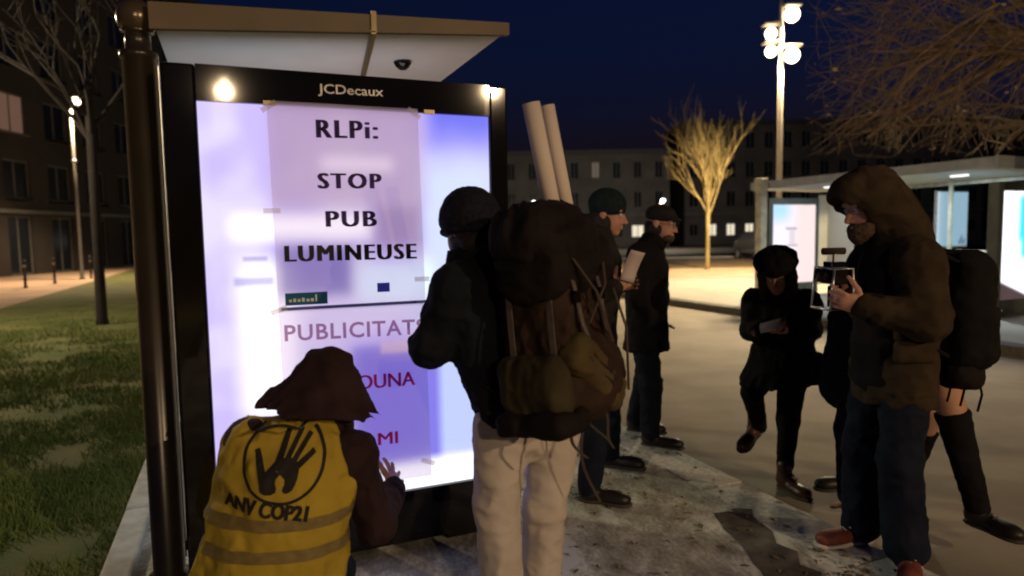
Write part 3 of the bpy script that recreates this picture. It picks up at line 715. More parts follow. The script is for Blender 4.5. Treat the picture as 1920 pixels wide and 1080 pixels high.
def post_lamp(name, loc, h, label, power, col, glow, r=.2, down=False):
    o = empty(name, loc); tag(o, label, 'street lamp', 'street lamps')
    pole = MB().lathe([(.12, 0), (.12, .05), (.07, .08), (.06, h * .5), (.045, h - .25)], seg=14).build('pole', mat('dark_lamp_pole', (.055, .048, .04), .5, var=.15), o, True)
    MB().lathe([(.06, h * .66), (.10, h * .665), (.10, h * .675), (.06, h * .68)], seg=12).build('collar', M_alu, pole, True)
    hd = MB().tube([(0, 0, h - .26), (.1, -.02, h - .1), (.22, -.05, h + .16)], .03).build('arm', M_pole, o)
    MB().lathe([(.02, .12), (.15, .04), (.16, 0), (.14, -.01)], (.25, -.05, h + .14), 18).build('shade', M_pole, hd, True)
    MB().ball((.25, -.05, h), r, 16, 10).build('glowing_lens', glow, hd, True)
    point(hd, (.25, -.05, h - r - .10), power * .75, col, .045) if not down else spot(hd, (.25, -.05, h - r - .06), power, col, .12, 2.3)
    return o
lp = at(139, 300, 26.9)
post_lamp('street_lamp', (lp[0], lp[1], 0), 7.05, 'street lamp glowing in front of the brown building at the left', 5200, (1, .72, .45), emit('lamp_glow_orange', (1, .84, .6), 8), .17, True)
# lamps on the near side of the square: the first two show reflected in the black panel frame
post_lamp('street_lamp', (3.7, -9.5, 0), 5.0, 'street lamp standing behind the viewpoint, reflected in the panel frame left', 1500, (1, .70, .40), emit('lamp_glow_near', (1, .85, .55), 40), .10)
post_lamp('street_lamp', (8.8, -6.2, 0), 5.2, 'street lamp standing by the road behind the viewpoint, reflected in the panel corner', 2700, (1, .70, .40), MATS['lamp_glow_near'], .10)
post_lamp('street_lamp', (-10.6, 9.0, 0), 5.0, 'added unseen lamp lighting the grass, at the far left of the path', 2600, (1, .80, .52), MATS['lamp_glow_near'], .10)  # added lamp out of view, only there to light the grass

for px_, py_, Y_, lab in ((1001, 380, 56, 'tiny distant street lamp glowing white just right of the panel, by the square'), (1243, 376, 56, 'tiny distant street lamp glowing white above the flat cap of the coated man')):
    q = at(px_, py_, Y_); post_lamp('street_lamp', (q[0] - .25, Y_, 0), q[2], lab, 1500, (1, .86, .66), emit('lamp_glow_far', (.95, .95, 1), 9), .17)
# parked car half hidden by the far shelter post
car = empty('parked_car', (12.6, 33.4, 0), math.radians(90)); tag(car, 'dark parked car half hidden behind the far shelter post', 'car')
prof = [(-2.0, .35), (-2.05, .75), (-1.6, .95), (-1.0, 1.0), (-.45, 1.42), (.75, 1.46), (1.5, 1.05), (2.0, .92), (2.1, .6), (2.05, .35)]
cb = MB(); k = len(prof)
for s, w in ((-.80, 1), (.80, 1)):
    for x, z in prof: cb.v.append(A(x, s * (1 if z < 1.1 else .8), z))
cb.f = [tuple(range(k))[::-1], tuple(range(k, 2 * k))] + [(i, (i + 1) % k, k + (i + 1) % k, k + i) for i in range(k)]
cb.build('body', mat('car_paint', (.08, .08, .085), .3, spec=.6, coat=.5), car, bevel=.05)
for s in (-.82, .82):
    for x in (-1.3, 1.35):
        w = MB().tube([(x, s - .1 * np.sign(s), .32), (x, s, .32)], .31, 18).build('wheel', mat('tyre_rubber', (.02, .02, .02), .8), car)
        MB().tube([(x, s, .32), (x, s + .012 * np.sign(s), .32)], .19, 14).build('rim', M_alu, w)
for y in (-.55, .55): MB().box((-2.08, y - .17, .62), (-2.03, y + .17, .76)).build('headlight', mat('headlight_glass', (.5, .5, .5), .15), car, bevel=.01)
MB().quad((-1.02, -.62, 1.03), (-1.02, .62, 1.03), (-.48, .58, 1.40), (-.48, -.58, 1.40)).build('windscreen', M_pane, car)

# ------------------------------------------------------------------ trees
def grow_branches(p, d, L, r, depth, out, spread, upb, kids, rng, droop=0.0, side=None, rat=.72, thin=.55):
    n = 4; pts = [p.copy()]; rad = [r]; q = p.copy(); v = unit(d)
    for i in range(n):
        v = unit(v + A(*rng.normal(0, .075, 3)) + A(0, 0, upb * .06 - droop * .07)); q = q + v * L / n; pts.append(q.copy()); rad.append(max(.0035, r * (1 - .62 * (i + 1) / n)))
    out.append((pts, rad, depth))
    if depth <= 0: return
    for k in range(kids[depth]):
        t = rng.uniform(.3, 1.0) if k else 1.0
        i = min(n - 1, int(t * n)); b = pts[i] + (pts[i + 1] - pts[i]) * (t * n - i); base = unit(pts[i + 1] - pts[i])
        a = unit(np.cross(base, rng.normal(0, 1, 3))); ang = math.radians(rng.uniform(*spread)); nv = unit(base * math.cos(ang) + a * math.sin(ang) + A(0, 0, .12 * upb))
        grow_branches(b, nv, L * rng.uniform(rat - .16, rat + .1), max(.003, r * thin), depth - 1, out, spread, upb, kids, rng, droop, side, rat, thin)
def tree(name, label, base, trunk_h, trunk_r, limbs, limb_len, limb_elev, bark, rng_seed, depth=3, kids=(0, 5, 5, 5), spread=(20, 55), upb=1.0, droop=0, group='bare trees', bias=None, rat=.72, minr=.004, thin=.55, prune=None, leafmat=None, nleaf=0):
    rng = np.random.default_rng(rng_seed); root = empty(name, base); tag(root, label, 'tree', group)
    top = A(.02, .01, trunk_h)
    tr = MB().tube([(0, 0, -.05), (0, 0, .12), (.01, 0, trunk_h * .5), top], [trunk_r * 1.5, trunk_r * 1.08, trunk_r * .95, trunk_r * .9], 12).build('trunk', bark, root, True)
    out = []
    for i in range(limbs):
        az = 2 * math.pi * i / limbs + rng.uniform(-.3, .3); el = math.radians(rng.uniform(*limb_elev))
        d = A(math.cos(az) * math.cos(el), math.sin(az) * math.cos(el), math.sin(el))
        if bias is not None: d = unit(d + bias)
        grow_branches(top - A(0, 0, rng.uniform(0, .15) * trunk_h), d, limb_len * rng.uniform(.8, 1.15), trunk_r * .55, depth, out, spread, upb, kids, rng, droop, rat=rat, thin=thin)
    if prune: out = [b for b in out if prune(A(base) + b[0][0]) and prune(A(base) + b[0][-1])]
    big, fine = MB(), MB()
    for pts, rad, dp in out: (big if dp >= depth - 1 else fine).tube(pts, [max(minr, q) for q in rad], 6 if dp >= depth - 1 else 3, cap=False)
    big.build('limbs', bark, root, True); fine.build('crown', bark, root, True)
    if nleaf:
        v = []; f = []
        tips = [pts[-1] for pts, rad, dp in out if dp <= 1]
        for i in range(nleaf):
            c = tips[rng.integers(len(tips))] + rng.normal(0, .05, 3); a = unit(rng.normal(0, 1, 3)); b = unit(np.cross(a, rng.normal(0, 1, 3))); s = rng.uniform(.02, .045); k = len(v)
            v += [c - a * s, c + b * s * .6, c + a * s, c - b * s * .6]; f.append((k, k + 1, k + 2, k + 3))
        link('leaves', mesh(v, f), leafmat, root)
    return root
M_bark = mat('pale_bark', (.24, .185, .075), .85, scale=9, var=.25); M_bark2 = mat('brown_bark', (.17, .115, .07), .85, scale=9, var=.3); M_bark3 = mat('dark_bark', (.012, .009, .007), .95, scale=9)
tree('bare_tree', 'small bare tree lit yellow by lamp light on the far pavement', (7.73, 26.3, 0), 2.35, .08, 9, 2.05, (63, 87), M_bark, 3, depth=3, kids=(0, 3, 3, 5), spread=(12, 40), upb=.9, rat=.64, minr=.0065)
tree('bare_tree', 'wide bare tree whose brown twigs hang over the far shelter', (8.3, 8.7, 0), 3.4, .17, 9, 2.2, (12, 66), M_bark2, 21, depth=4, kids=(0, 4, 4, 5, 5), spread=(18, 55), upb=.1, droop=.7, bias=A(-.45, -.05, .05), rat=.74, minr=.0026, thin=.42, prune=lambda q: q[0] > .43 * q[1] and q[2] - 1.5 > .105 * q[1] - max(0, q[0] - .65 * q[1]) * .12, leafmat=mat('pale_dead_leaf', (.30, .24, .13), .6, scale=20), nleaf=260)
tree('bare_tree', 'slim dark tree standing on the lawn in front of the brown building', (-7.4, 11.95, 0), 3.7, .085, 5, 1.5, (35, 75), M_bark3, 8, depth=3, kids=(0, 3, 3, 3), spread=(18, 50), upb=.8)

# ------------------------------------------------------------------ people
M_skin = mat('skin', (.46, .24, .17), .5, scale=25, var=.10, spec=.35)
M_eye = mat('eye_white', (.6, .58, .55), .2); M_iris = mat('dark_iris', (.02, .015, .01), .2)
def cloth(name, col, var=.25, scale=9, rough=.9, bump=.25, bscale=300, sheen=.0): return mat(name, col, rough, var, scale, bump, bscale, sheen=sheen, spec=.12)
M_navy = cloth('navy_jacket_cloth', (.009, .011, .017)); M_blackc = cloth('black_cloth', (.009, .008, .009)); M_jean = cloth('blue_denim', (.009, .012, .023), .3)
M_beige = cloth('beige_trouser_cloth', (.52, .455, .41), .10, 5); M_plum = cloth('dark_plum_cloth', (.030, .016, .018)); M_olive = cloth('olive_brown_cloth', (.038, .026, .015))
M_hivis = cloth('yellow_vest_fabric', (.40, .285, .035), .12, 4, .75); M_bag = cloth('brown_backpack_fabric', (.034, .019, .014), .3, 6, .75); M_bagd = cloth('dark_backpack_fabric', (.013, .009, .009), .3, 6, .8)
M_bago = cloth('olive_pocket_fabric', (.085, .060, .027), .22, 8, .8); M_strap = mat('grey_strap_webbing', (.10, .08, .075), .8, scale=30); M_charcoal = cloth('charcoal_cloth', (.022, .019, .019)); M_red = mat('red_ink', (.3, .03, .1))
M_shoe = mat('black_shoe_leather', (.016, .013, .012), .45, scale=10); M_sole = mat('shoe_sole', (.05, .045, .04), .8); M_redshoe = mat('red_shoe_fabric', (.17, .045, .032), .6, scale=14, var=.3); M_wsole = mat('white_shoe_sole', (.55, .50, .44), .6)
M_hair = mat('dark_hair', (.015, .010, .008), .6, scale=60, var=.5, bump=.8, bscale=180); M_beard = mat('brown_beard', (.075, .038, .022), .7, scale=60, var=.4, bump=.8, bscale=200)

def head_sdf(c, R, s=1.0):
    L = lambda x, y, z: A(c) + s * (R.T @ A(x, y, z))
    S = SDF(.018); a = lambda *r: tuple(s * q for q in r)
    S.add(ell(L(0, -.012, .035), R, a(.076, .097, .092)), ell(L(0, .036, -.035), R, a(.058, .062, .082)), ell(L(0, .062, -.098), R, a(.028, .026, .022)))
    S.add(cone(L(0, .092, .012), L(0, .116, -.030), .007 * s, .013 * s), k=.012)
    S.add(ell(L(.014, .100, -.034), R, a(.011, .012, .008)), ell(L(-.014, .100, -.034), R, a(.011, .012, .008)), k=.008)
    S.add(cone(L(-.045, .078, .034), L(.045, .078, .034), .012 * s, .012 * s), k=.015)
    S.sub(ell(L(.033, .103, .008), R, a(.019, .018, .012)), .014); S.sub(ell(L(-.033, .103, .008), R, a(.019, .018, .012)), .014)
    S.add(ell(L(0, .094, -.060), R, a(.024, .010, .006)), ell(L(0, .093, -.071), R, a(.021, .010, .006)), k=.006)
    for q in (-1, 1): S.add(ell(L(.077 * q, -.012, -.004), R, a(.010, .022, .033)), k=.008)
    S.add(cone(L(0, -.025, -.06), L(0, -.04, -.17), .054 * s, .058 * s), k=.025)
    return S, L
def hand_sdf(w, d, n, s, curl, sc=1.0, spread=.10):
    """w wrist, d hand direction, n palm normal, s towards the thumb; curl per finger in radians per joint."""
    d = unit(d); n = unit(A(n) - d * (A(n) @ d)); s = unit(A(s) - d * (A(s) @ d) - n * (A(s) @ n)); w = A(w); S = SDF(.006)
    S.add(ell(w + d * .048 * sc, np.array([s, d, n]), (.042 * sc, .058 * sc, .017 * sc)), cone(w - d * .05, w + d * .02, .026 * sc, .027 * sc, s, 1.15), k=.02)
    for i, (off, L) in enumerate(((.030, .074), (.010, .082), (-.011, .076), (-.030, .060))):
        p = w + d * .088 * sc * (1 if i < 3 else .92) + s * off * sc; a = 0; fd = unit(d + s * spread * (1.2 - i) * 1.2)
        for j, fr in enumerate((.46, .31, .23)):
            a += curl[i] * (.8 if j == 0 else 1.0); v = fd * math.cos(a) + n * math.sin(a); e = p + v * L * fr * sc
            S.add(cone(p, e, (.0092 - .0008 * j) * sc, (.0085 - .0010 * j) * sc), k=.005); p = e
    p = w + d * .022 * sc + s * .026 * sc; c4 = curl[4]; v = unit(d * .62 + s * .78 + n * c4 * .6)
    for j, L in enumerate((.042, .034, .027)):
        e = p + v * L * sc; S.add(cone(p, e, (.0125 - .0015 * j) * sc, (.011 - .0012 * j) * sc), k=.008); p = e; v = unit(v + d * .25 + n * c4 * .5)
    return S
def shoe_objs(root, org, heel, toe, up=(0, 0, 1), mtop=None, msole=None, L=.29, ankle=None, name='shoe'):
    heel, toe = A(heel), A(toe); d = unit(toe - heel); upv = unit(A(up) - d * (A(up) @ d)); R = np.array([unit(np.cross(d, upv)), d, upv])
    P = lambda x, y, z: heel + R.T @ A(x, y * L / .29, z)
    S = SDF(.03).add(ell(P(0, .06, .055), R, (.042, .065, .05)), ell(P(0, .19, .040), R, (.048, .095, .038)), ell(P(0, .245, .034), R, (.042, .045, .028)))
    S.add(cone(P(0, .055, .06), P(0, .045, .15), .047, .045)); S.cut(P(0, 0, .013), -upv, .004)
    o = sdf_obj(name, S, .010, mtop or M_shoe, root, org)
    T = SDF(.03).add(ell(P(0, .065, .012), R, (.043, .075, .03)), ell(P(0, .20, .012), R, (.050, .09, .03)), ell(P(0, .25, .012), R, (.042, .05, .03))); T.cut(P(0, 0, .0), -upv, .003).cut(P(0, 0, .020), upv, .003)
    sdf_obj('sole', T, .008, msole or M_sole, o, org)
    for k in range(4):
        y = .105 + .024 * k; MB().tube([P(-.02, y, .093 - .008 * k) - org, P(0, y + .004, .100 - .008 * k) - org, P(.02, y, .093 - .008 * k) - org], .0028, 5).build('lace', msole or M_sole, o)
    return o

class Person:
    def __init__(s, base, label, group=None):
        s.org = A(base); s.root = empty('person', base); tag(s.root, label, 'person', group); s.p = {}
    def body(s, J, hands=(), headR=None, hs=1.0, skin=None, eyes=True, neck=True):
        s.J = J; B = SDF(.03)
        t = .9
        B.add(cone(J['pel'], J['chest'], .085, .10, J['sx'], 1.35), cone(J['shL'], J['shR'], .048, .048), cone(J['chest'], J['neck'], .08, .05))
        for q in 'LR':
            B.add(cone(J['sh' + q], J['el' + q], .043, .034), cone(J['el' + q], J['wr' + q], .034, .024), cone(J['hip' + q], J['kn' + q], .072, .046), cone(J['kn' + q], J['an' + q], .046, .034))
            if 'toe' + q in J: B.add(cone(A(J['an' + q]) - A(0, 0, .045), A(J['toe' + q]) - A(0, 0, .005), .024, .016))
        ex = []
        H, L = head_sdf(J['head'], headR, hs); s.L = L; s.R = headR
        if neck: B.add(cone(J['neck'], L(0, -.03, -.12), .055, .052))
        ex.append((H, .0055))
        for h in hands: ex.append((h, .0045))
        s.skin = sdf_obj('body', B, .016, skin or M_skin, s.root, s.org, extra=ex)
        if eyes:
            for q in (-1, 1):
                e = MB().ball(L(.031 * q, .083, .008) - s.org, .0125 * hs, 12, 8).build('eye', M_eye, s.root, True)
                MB().ball(L(.031 * q, .0915, .008) - s.org, .006 * hs, 8, 6).build('iris', M_iris, e, True)
        return s
    def add(s, name, S, h, material, parent=None): return sdf_obj(name, S, h, material, parent or s.root, s.org)
    def mb(s, mb, name, material, parent=None, smooth=False, bevel=0): mb.v = [v - s.org for v in mb.v]; return mb.build(name, material, parent or s.root, smooth, bevel)
    def jacket(s, material, h=.010, hem=.12, hr=.15, cut=None, fat=1.0, name='jacket', wr=.011, depth=1.0, sleeves='LR', freq=13):
        J = s.J; S = SDF(.045); f = fat
        S.add(cone(J['pel'], J['chest'], .118 * f, .135 * f, J['sx'], 1.38), cone(A(J['chest']) + A(0, 0, .06), J['neck'], .105 * f, .07, J['sx'], 1.3), cone(J['shL'], J['shR'], .072 * f, .072 * f))
        if hem: S.add(cone(J['pel'], A(J['pel']) - unit(A(J['chest']) - A(J['pel'])) * hem, .125 * f, hr * f, J['sx'], 1.28))
        for q in sleeves:
            S.add(cone(J['sh' + q], J['el' + q], .070 * f, .058 * f), cone(J['el' + q], J['wr' + q], .058 * f, .044 * f), k=.03)
        if cut: S.cut(*cut)
        S.grow(wr, freq, (1, 1, .75)); o = s.add(name, S, h, material); return o
    def trousers(s, material, h=.010, fat=1.0, name='trousers', low=1.0, flare=0.0, wr=.010):
        J = s.J; S = SDF(.03); f = fat; hc = (A(J['hipL']) + A(J['hipR'])) / 2
        S.add(cone(hc, A(J['pel']), .115 * f, .115 * f, J['sx'], 1.35))
        for q in 'LR': S.add(cone(J['hip' + q], J['kn' + q], .092 * f, .070 * f), cone(J['kn' + q], J['an' + q], .070 * f, (.058 + flare) * f))
        S.grow(wr, 11, (1, 1, 1.25)); return s.add(name, S, h, material)
    def shoes(s, mtop=None, msole=None, which='LR', name='shoe'):
        for q in which:
            J = s.J; up = J.get('up' + q, (0, 0, 1)); shoe_objs(s.root, s.org, J['heel' + q], J['tip' + q], up, mtop, msole, name=name)

def facing(v): f = unit(A(v[0], v[1], 0)); return f, A(f[1], -f[0], 0)   # forward, right

# ---- A: kneeling activist with the yellow vest
fA, rA = facing((-.10, 1))
JA = dict(sx=rA, pel=at(505, 1085, 2.30), chest=at(545, 900, 2.33), neck=at(585, 797, 2.40), shL=at(466, 832, 2.33), shR=at(662, 850, 2.36), elL=at(440, 985, 2.56), wrL=at(480, 930, 2.82),
          elR=at(706, 985, 2.50), wrR=at(738, 915, 2.80), head=at(606, 758, 2.47))
b0 = A(JA['pel'][0], JA['pel'][1], 0)
JA.update(hipL=JA['pel'] - rA * .10 - A(0, 0, .05), hipR=JA['pel'] + rA * .10 - A(0, 0, .05))
JA.update(knL=b0 - rA * .16 + fA * .40 + A(0, 0, .09), knR=b0 + rA * .16 + fA * .42 + A(0, 0, .09), anL=b0 - rA * .10 - fA * .06 + A(0, 0, .09), anR=b0 + rA * .10 - fA * .06 + A(0, 0, .09))
JA.update(toeL=JA['anL'] - fA * .1 - A(0, 0, .05), toeR=JA['anR'] - fA * .1 - A(0, 0, .05))
pA = Person((b0[0], b0[1], 0), 'kneeling person in a yellow hand-print vest and dark hood pressing on the poster')
RA = frame((-.05, 1, -.55)); hA = hand_sdf(JA['wrR'], at(742, 868, 3.0) - JA['wrR'], N, -rA, [.12, .05, .05, .10, .15], 1.12, .30)
hAl = hand_sdf(JA['wrL'], A(.2, 1, .1), A(.3, 0, -1), rA, [.3] * 5)
pA.body(JA, [hA, hAl], RA, 1.0, eyes=True)
jkA = pA.jacket(M_plum, .010, hem=0, fat=1.02)
trA = pA.trousers(M_jean, .014)
for q in 'LR': shoe_objs(pA.root, pA.org, JA['an' + q] - fA * .0 + A(0, 0, -.03), JA['an' + q] - fA * .16 - A(0, 0, .075), (0, .3, -1), M_shoe)
# hood, falling in a wide cape on the shoulders
hc = at(604, 756, 2.46)
S = SDF(.05).add(ell(hc - A(0, 0, .01), frame((0, 1, -.2)), (.094, .125, .105)), cone(at(616, 675, 2.42), at(595, 806, 2.37), .034, .134, rA, 1.95))
S.sub(ell(hc + fA * .10 - A(0, 0, .05), I3, (.09, .14, .11)), .02).cut(at(596, 792, 2.2), unit(A(-.13, 0, -1)), .006).grow(.013, 11, (1, 1, .5))
pA.add('hood', S, .009, M_plum)
S = SDF(.03).add(cone(JA['neck'] - A(0, 0, .09), at(602, 775, 2.44), .122, .09, rA, 1.25)).grow(.008, 16); pA.add('collar', S, .010, M_plum)
# vest: follows the jacket's torso
V = SDF(.05)
V.add(cone(JA['pel'] - A(0, 0, .10) - rA * .02, JA['chest'] - rA * .01, .185, .162, rA, 1.40), cone(JA['chest'] + A(0, 0, .05), JA['neck'] - A(0, 0, .01), .135, .088, rA, 1.3), cone(JA['shL'] + rA * .02, JA['shR'] - rA * .035, .092, .090))
V.cut(at(655, 900, 2.3), unit(rA + A(0, 0, .28)), .015).cut(at(374, 880, 2.3), unit(-rA + A(0, 0, .42)), .015)
V.grow(.014, 10, (1, 1, .7))
V.cut(JA['neck'] + A(0, 0, .03), (0, 0, 1), .01)
vest = pA.add('vest', V, .009, M_hivis)
def bvh_of(o, org):
    me = o.data; return BVHTree.FromPolygons([Vector(v.co) + Vector(org) for v in me.vertices], [tuple(p.vertices) for p in me.polygons])
bvA = bvh_of(vest, pA.org)
def project(P2, c, ex, ez, dirn, bvh, off):
    """Lay a flat print on a surface: P2 are print coordinates in metres round the point c, dirn points at the surface."""
    out = []
    for x, z in P2:
        o = A(c) + A(ex) * x + A(ez) * z - A(dirn) * .5; h = bvh.ray_cast(Vector(o), Vector(dirn), 1.2)
        q = A(h[0]) - A(dirn) * off if h[0] is not None else A(c) + A(ex) * x + A(ez) * z
        out.append(q)
    return out
def print_mesh(name, polys, c, ex, ez, dirn, bvh, off, material, parent, org):
    v = []; f = []
    for poly in polys:
        k = len(v); v += [q - org for q in project(poly, c, ex, ez, dirn, bvh, off)]; f.append(tuple(range(k, k + len(poly))))
    return link(name, mesh(v, f), material, parent)
def strip_polys(pts, w):
    """quads along a polyline with half widths w"""
    out = []; n = len(pts)
    L = []; Rr = []
    for i in range(n):
        t = A(pts[min(i + 1, n - 1)]) - A(pts[max(i - 1, 0)]); t = t / (np.linalg.norm(t) + 1e-9); q = A(-t[1], t[0]); ww = w[i] if hasattr(w, '__len__') else w
        L.append(A(pts[i]) + q * ww); Rr.append(A(pts[i]) - q * ww)
    for i in range(n - 1): out.append([L[i], Rr[i], Rr[i + 1], L[i + 1]])
    return out
cA = at(526, 871, 2.16); dirA = fA; exA = unit(rA + A(0, 0, -.10)); ezA = unit(np.cross(exA, fA)); M_print = mat('black_vest_print', (.012, .010, .008), .8)
ring = [(.132 * math.cos(2 * math.pi * i / 56), .132 * math.sin(2 * math.pi * i / 56)) for i in range(57)]
print_mesh('circle_print', strip_polys(ring, .0055), cA, exA, ezA, dirA, bvA, .003, M_print, vest, pA.org)
def seg(a, b, wa, wb, n=5): return strip_polys([A(a) + (A(b) - A(a)) * i / n for i in range(n + 1)], [wa + (wb - wa) * i / n for i in range(n + 1)])
def blob(c, rx, rz, n=18): return [[(c[0] + rx * math.cos(2 * math.pi * i / n), c[1] + rz * math.sin(2 * math.pi * i / n)) for i in range(n)]]
hp = []
def slice_quads(z0, z1, l0, r0, l1, r1, n=5):
    return [[(l0 + (r0 - l0) * i / n, z0), (l0 + (r0 - l0) * (i + 1) / n, z0), (l1 + (r1 - l1) * (i + 1) / n, z1), (l1 + (r1 - l1) * i / n, z1)] for i in range(n)]
LOBE1 = [(-.104, -.046, -.026), (-.094, -.060, -.010), (-.080, -.064, -.008), (-.064, -.062, -.014), (-.050, -.058, -.012), (-.036, -.052, .000)]
LOBE2 = [(-.096, .016, .030), (-.084, .010, .044), (-.066, .018, .052), (-.050, .016, .056), (-.036, .000, .058)]
TOP = [(-.036, -.052, .058), (-.022, -.042, .058), (-.008, -.030, .054), (.006, -.020, .044), (.014, -.012, .036)]
for rows in (LOBE1, LOBE2, TOP):
    for (za, la, ra_), (zb, lb_, rb_) in zip(rows[:-1], rows[1:]): hp += slice_quads(za, zb, la, ra_, lb_, rb_)
fingers = [seg((-.050, -.066), (-.092, .030), .016, .009, 7), seg((-.012, -.012), (.002, .094), .013, .009, 7), seg((.014, .002), (.044, .098), .009, .008, 7), seg((.034, -.002), (.076, .086), .009, .008, 7), seg((.046, -.016), (.098, .036), .010, .009, 6)]
print_mesh('hand_print', hp, cA, exA, ezA, dirA, bvA, .0036, M_print, vest, pA.org)
for i, fg in enumerate(fingers): print_mesh('hand_print', fg, cA, exA, ezA, dirA, bvA, .0042 + .0005 * i, M_print, vest, pA.org)
def vest_text(s, c, wdt, hgt, off=.004):
    me, Vt = text_mesh(s, .03); P2 = (Vt[:, :2] - .5) * A(wdt, hgt)
    q = np.array(project(P2, c, exA, ezA, dirA, bvA, off)) - pA.org; me.vertices.foreach_set('co', q.ravel()); me.update(); link('lettering', me, M_print, vest)
ex0 = exA; exA = unit(rA + A(0, 0, -.20)); ezA = unit(np.cross(exA, fA))
for i, dx in enumerate((-.0022, 0, .0022)): vest_text('ANV COP21', at(492, 959, 2.13) + exA * dx, .285, .054, .004 + .0005 * i)
M_refl = mat('grey_reflective_tape', (.19, .14, .045), .45, scale=30, var=.2)
def wrap_band(z, hh, tilt, name):
    """reflective tape round the vest"""
    v = []; f = []; n = 46; ctr = (JA['pel'] + JA['chest']) / 2
    for i in range(n):
        a = 2 * math.pi * i / n; dr = unit(rA * math.cos(a) + fA * math.sin(a))
        for k, zz in enumerate((-hh, 0, hh)):
            o = A(ctr[0], ctr[1], z + zz + tilt * math.cos(a)); h = bvA.ray_cast(Vector(o + dr * .6), Vector(-dr), .7)
            q = A(h[0]) + dr * .004 if h[0] is not None else o + dr * .2
            v.append(q - pA.org)
    for i in range(n):
        j = (i + 1) % n
        for k in (0, 1): f.append((3 * i + k, 3 * j + k, 3 * j + k + 1, 3 * i + k + 1))
    return link(name, mesh(v, f), M_refl, vest, True)
z1 = at(510, 985, 2.15)[2]; z2 = at(510, 1042, 2.15)[2]
wrap_band(z1, .021, -.012, 'reflective_band'); wrap_band(z2, .021, -.012, 'reflective_band')

# ---- B: standing person with the large backpack
fB, rB = facing((-.62, .78)); ftB, rtB = facing((-.80, .60))
YB = 2.5
JB = dict(sx=rtB, pel=at(975, 770, YB), chest=at(915, 585, YB - .02), neck=at(890, 490, YB), head=at(878, 432, YB + .02))
JB.update(shL=JB['chest'] - rtB * .17 + A(0, 0, .10), shR=JB['chest'] + rtB * .17 + A(0, 0, .11), elL=at(806, 648, 2.36), wrL=at(846, 640, 2.66), elR=at(905, 640, 2.85), wrR=at(880, 600, 3.02))
JB.update(hipL=at(938, 800, YB - .06), hipR=at(1040, 800, YB + .08), knL=at(932, 950, YB - .10), knR=at(1022, 950, YB + .06))
JB['anL'] = A(at(945, 1100, YB - .04)[0], YB - .06, .09); JB['anR'] = A(at(1012, 1100, YB + .12)[0], YB + .10, .09)
for q in 'LR':
    JB['toe' + q] = JB['an' + q] + fB * .14 - A(0, 0, .06); h = A(JB['an' + q][0], JB['an' + q][1], 0) - fB * .06; JB['heel' + q] = h; JB['tip' + q] = h + fB * .29
b0 = (JB['anL'] + JB['anR']) / 2; pB = Person((b0[0], b0[1], 0), 'standing person in dark beanie, navy jacket and beige trousers wearing a big brown backpack')
RB = frame((-.66, .75, -.10))
pB.body(JB, [hand_sdf(JB['wrL'], A(.05, 1, .25), N, -rB, [.2] * 5), hand_sdf(JB['wrR'], A(-.1, 1, .3), N, rB, [.2] * 5)], RB)
pB.jacket(M_navy, .009, hem=.0, fat=1.05, wr=.013, cut=(at(975, 800, YB), (0, 0, -1), .01))
# padded forearm and cuff bulge
pB.trousers(M_beige, .009, fat=1.06, flare=.012, wr=.009)
pB.shoes(M_shoe)
L = pB.L
S = SDF(.02).add(ell(L(0, -.015, .055), RB, (.102, .122, .105)), ell(L(0, -.02, .035), RB, (.107, .126, .055))); S.cut(L(0, 0, -.018), RB.T @ A(0, .15, -1), .01).grow(.004, 45)
bn = pB.add('beanie', S, .008, cloth('dark_knit', (.014, .014, .024), .3, 60))
S = SDF(.02).add(ell(L(0, -.012, .0), RB, (.107, .126, .026))); S.sub(ell(L(0, -.012, 0), RB, (.086, .105, .08)), .004).grow(.003, 60)
pB.add('beanie_cuff', S, .007, MATS['dark_knit'], bn)
S = SDF(.03).add(cone(L(.0, -.02, -.13), JB['neck'] - A(0, 0, .03), .085, .10, rtB, 1.15)); S.grow(.012, 16); pB.add('scarf', S, .009, M_blackc)
S = SDF(.02).add(ell(L(0, -.03, -.05), RB, (.088, .09, .085))).grow(.006, 40); pB.add('hair', S, .009, M_hair)
mbx = MB().tube([at(842, 470, YB - .05), at(838, 500, YB - .06), at(843, 530, YB - .08)], [.006, .008, .005], 8); pB.mb(mbx, 'hair_strand', M_hair, smooth=True)
pB.mb(MB().ball(at(851, 497, YB - .13), .008), 'button', M_prnt, smooth=True)

# his backpack is a thing of its own, with the paper rolls standing in it
bk, sd = facing((.80, -.60)); sd = -A(-bk[1], bk[0], 0); upk = unit(A(-.10, .07, 1))      # bk: away from his back
sd = unit(np.cross(upk, bk)); bk = unit(np.cross(sd, upk)); RK = np.array([sd, bk, upk])
kc = at(1042, 606, 2.32); bp = empty('backpack', kc); tag(bp, 'large dark brown hiking backpack with olive pockets worn by the person in beige trousers', 'backpack')
def K(x, y, z): return kc + sd * x + bk * y + upk * z
def badd(name, S, h, material, parent=None): return sdf_obj(name, S, h, material, parent or bp, kc)
S = SDF(.04).add(rbox(K(0, 0, 0), RK, (.165, .125, .30), .07), ell(K(.03, .06, -.19), RK, (.165, .12, .15))).grow(.017, 13); badd('main_compartment', S, .009, M_bag)
S = SDF(.04).add(ell(K(.0, -.01, .30), RK, (.195, .165, .115)), ell(K(-.05, .03, .27), RK, (.17, .15, .10)), ell(K(.10, -.05, .345), RK, (.095, .11, .085)), ell(K(-.12, .0, .31), RK, (.09, .13, .10)), k=.03).grow(.016, 13, (1, 1, .45)); lid = badd('lid', S, .009, M_bagd)
ca, sa = math.cos(.72), math.sin(.72); RP = np.array([RK[0] * ca - RK[2] * sa, RK[1], RK[0] * sa + RK[2] * ca])
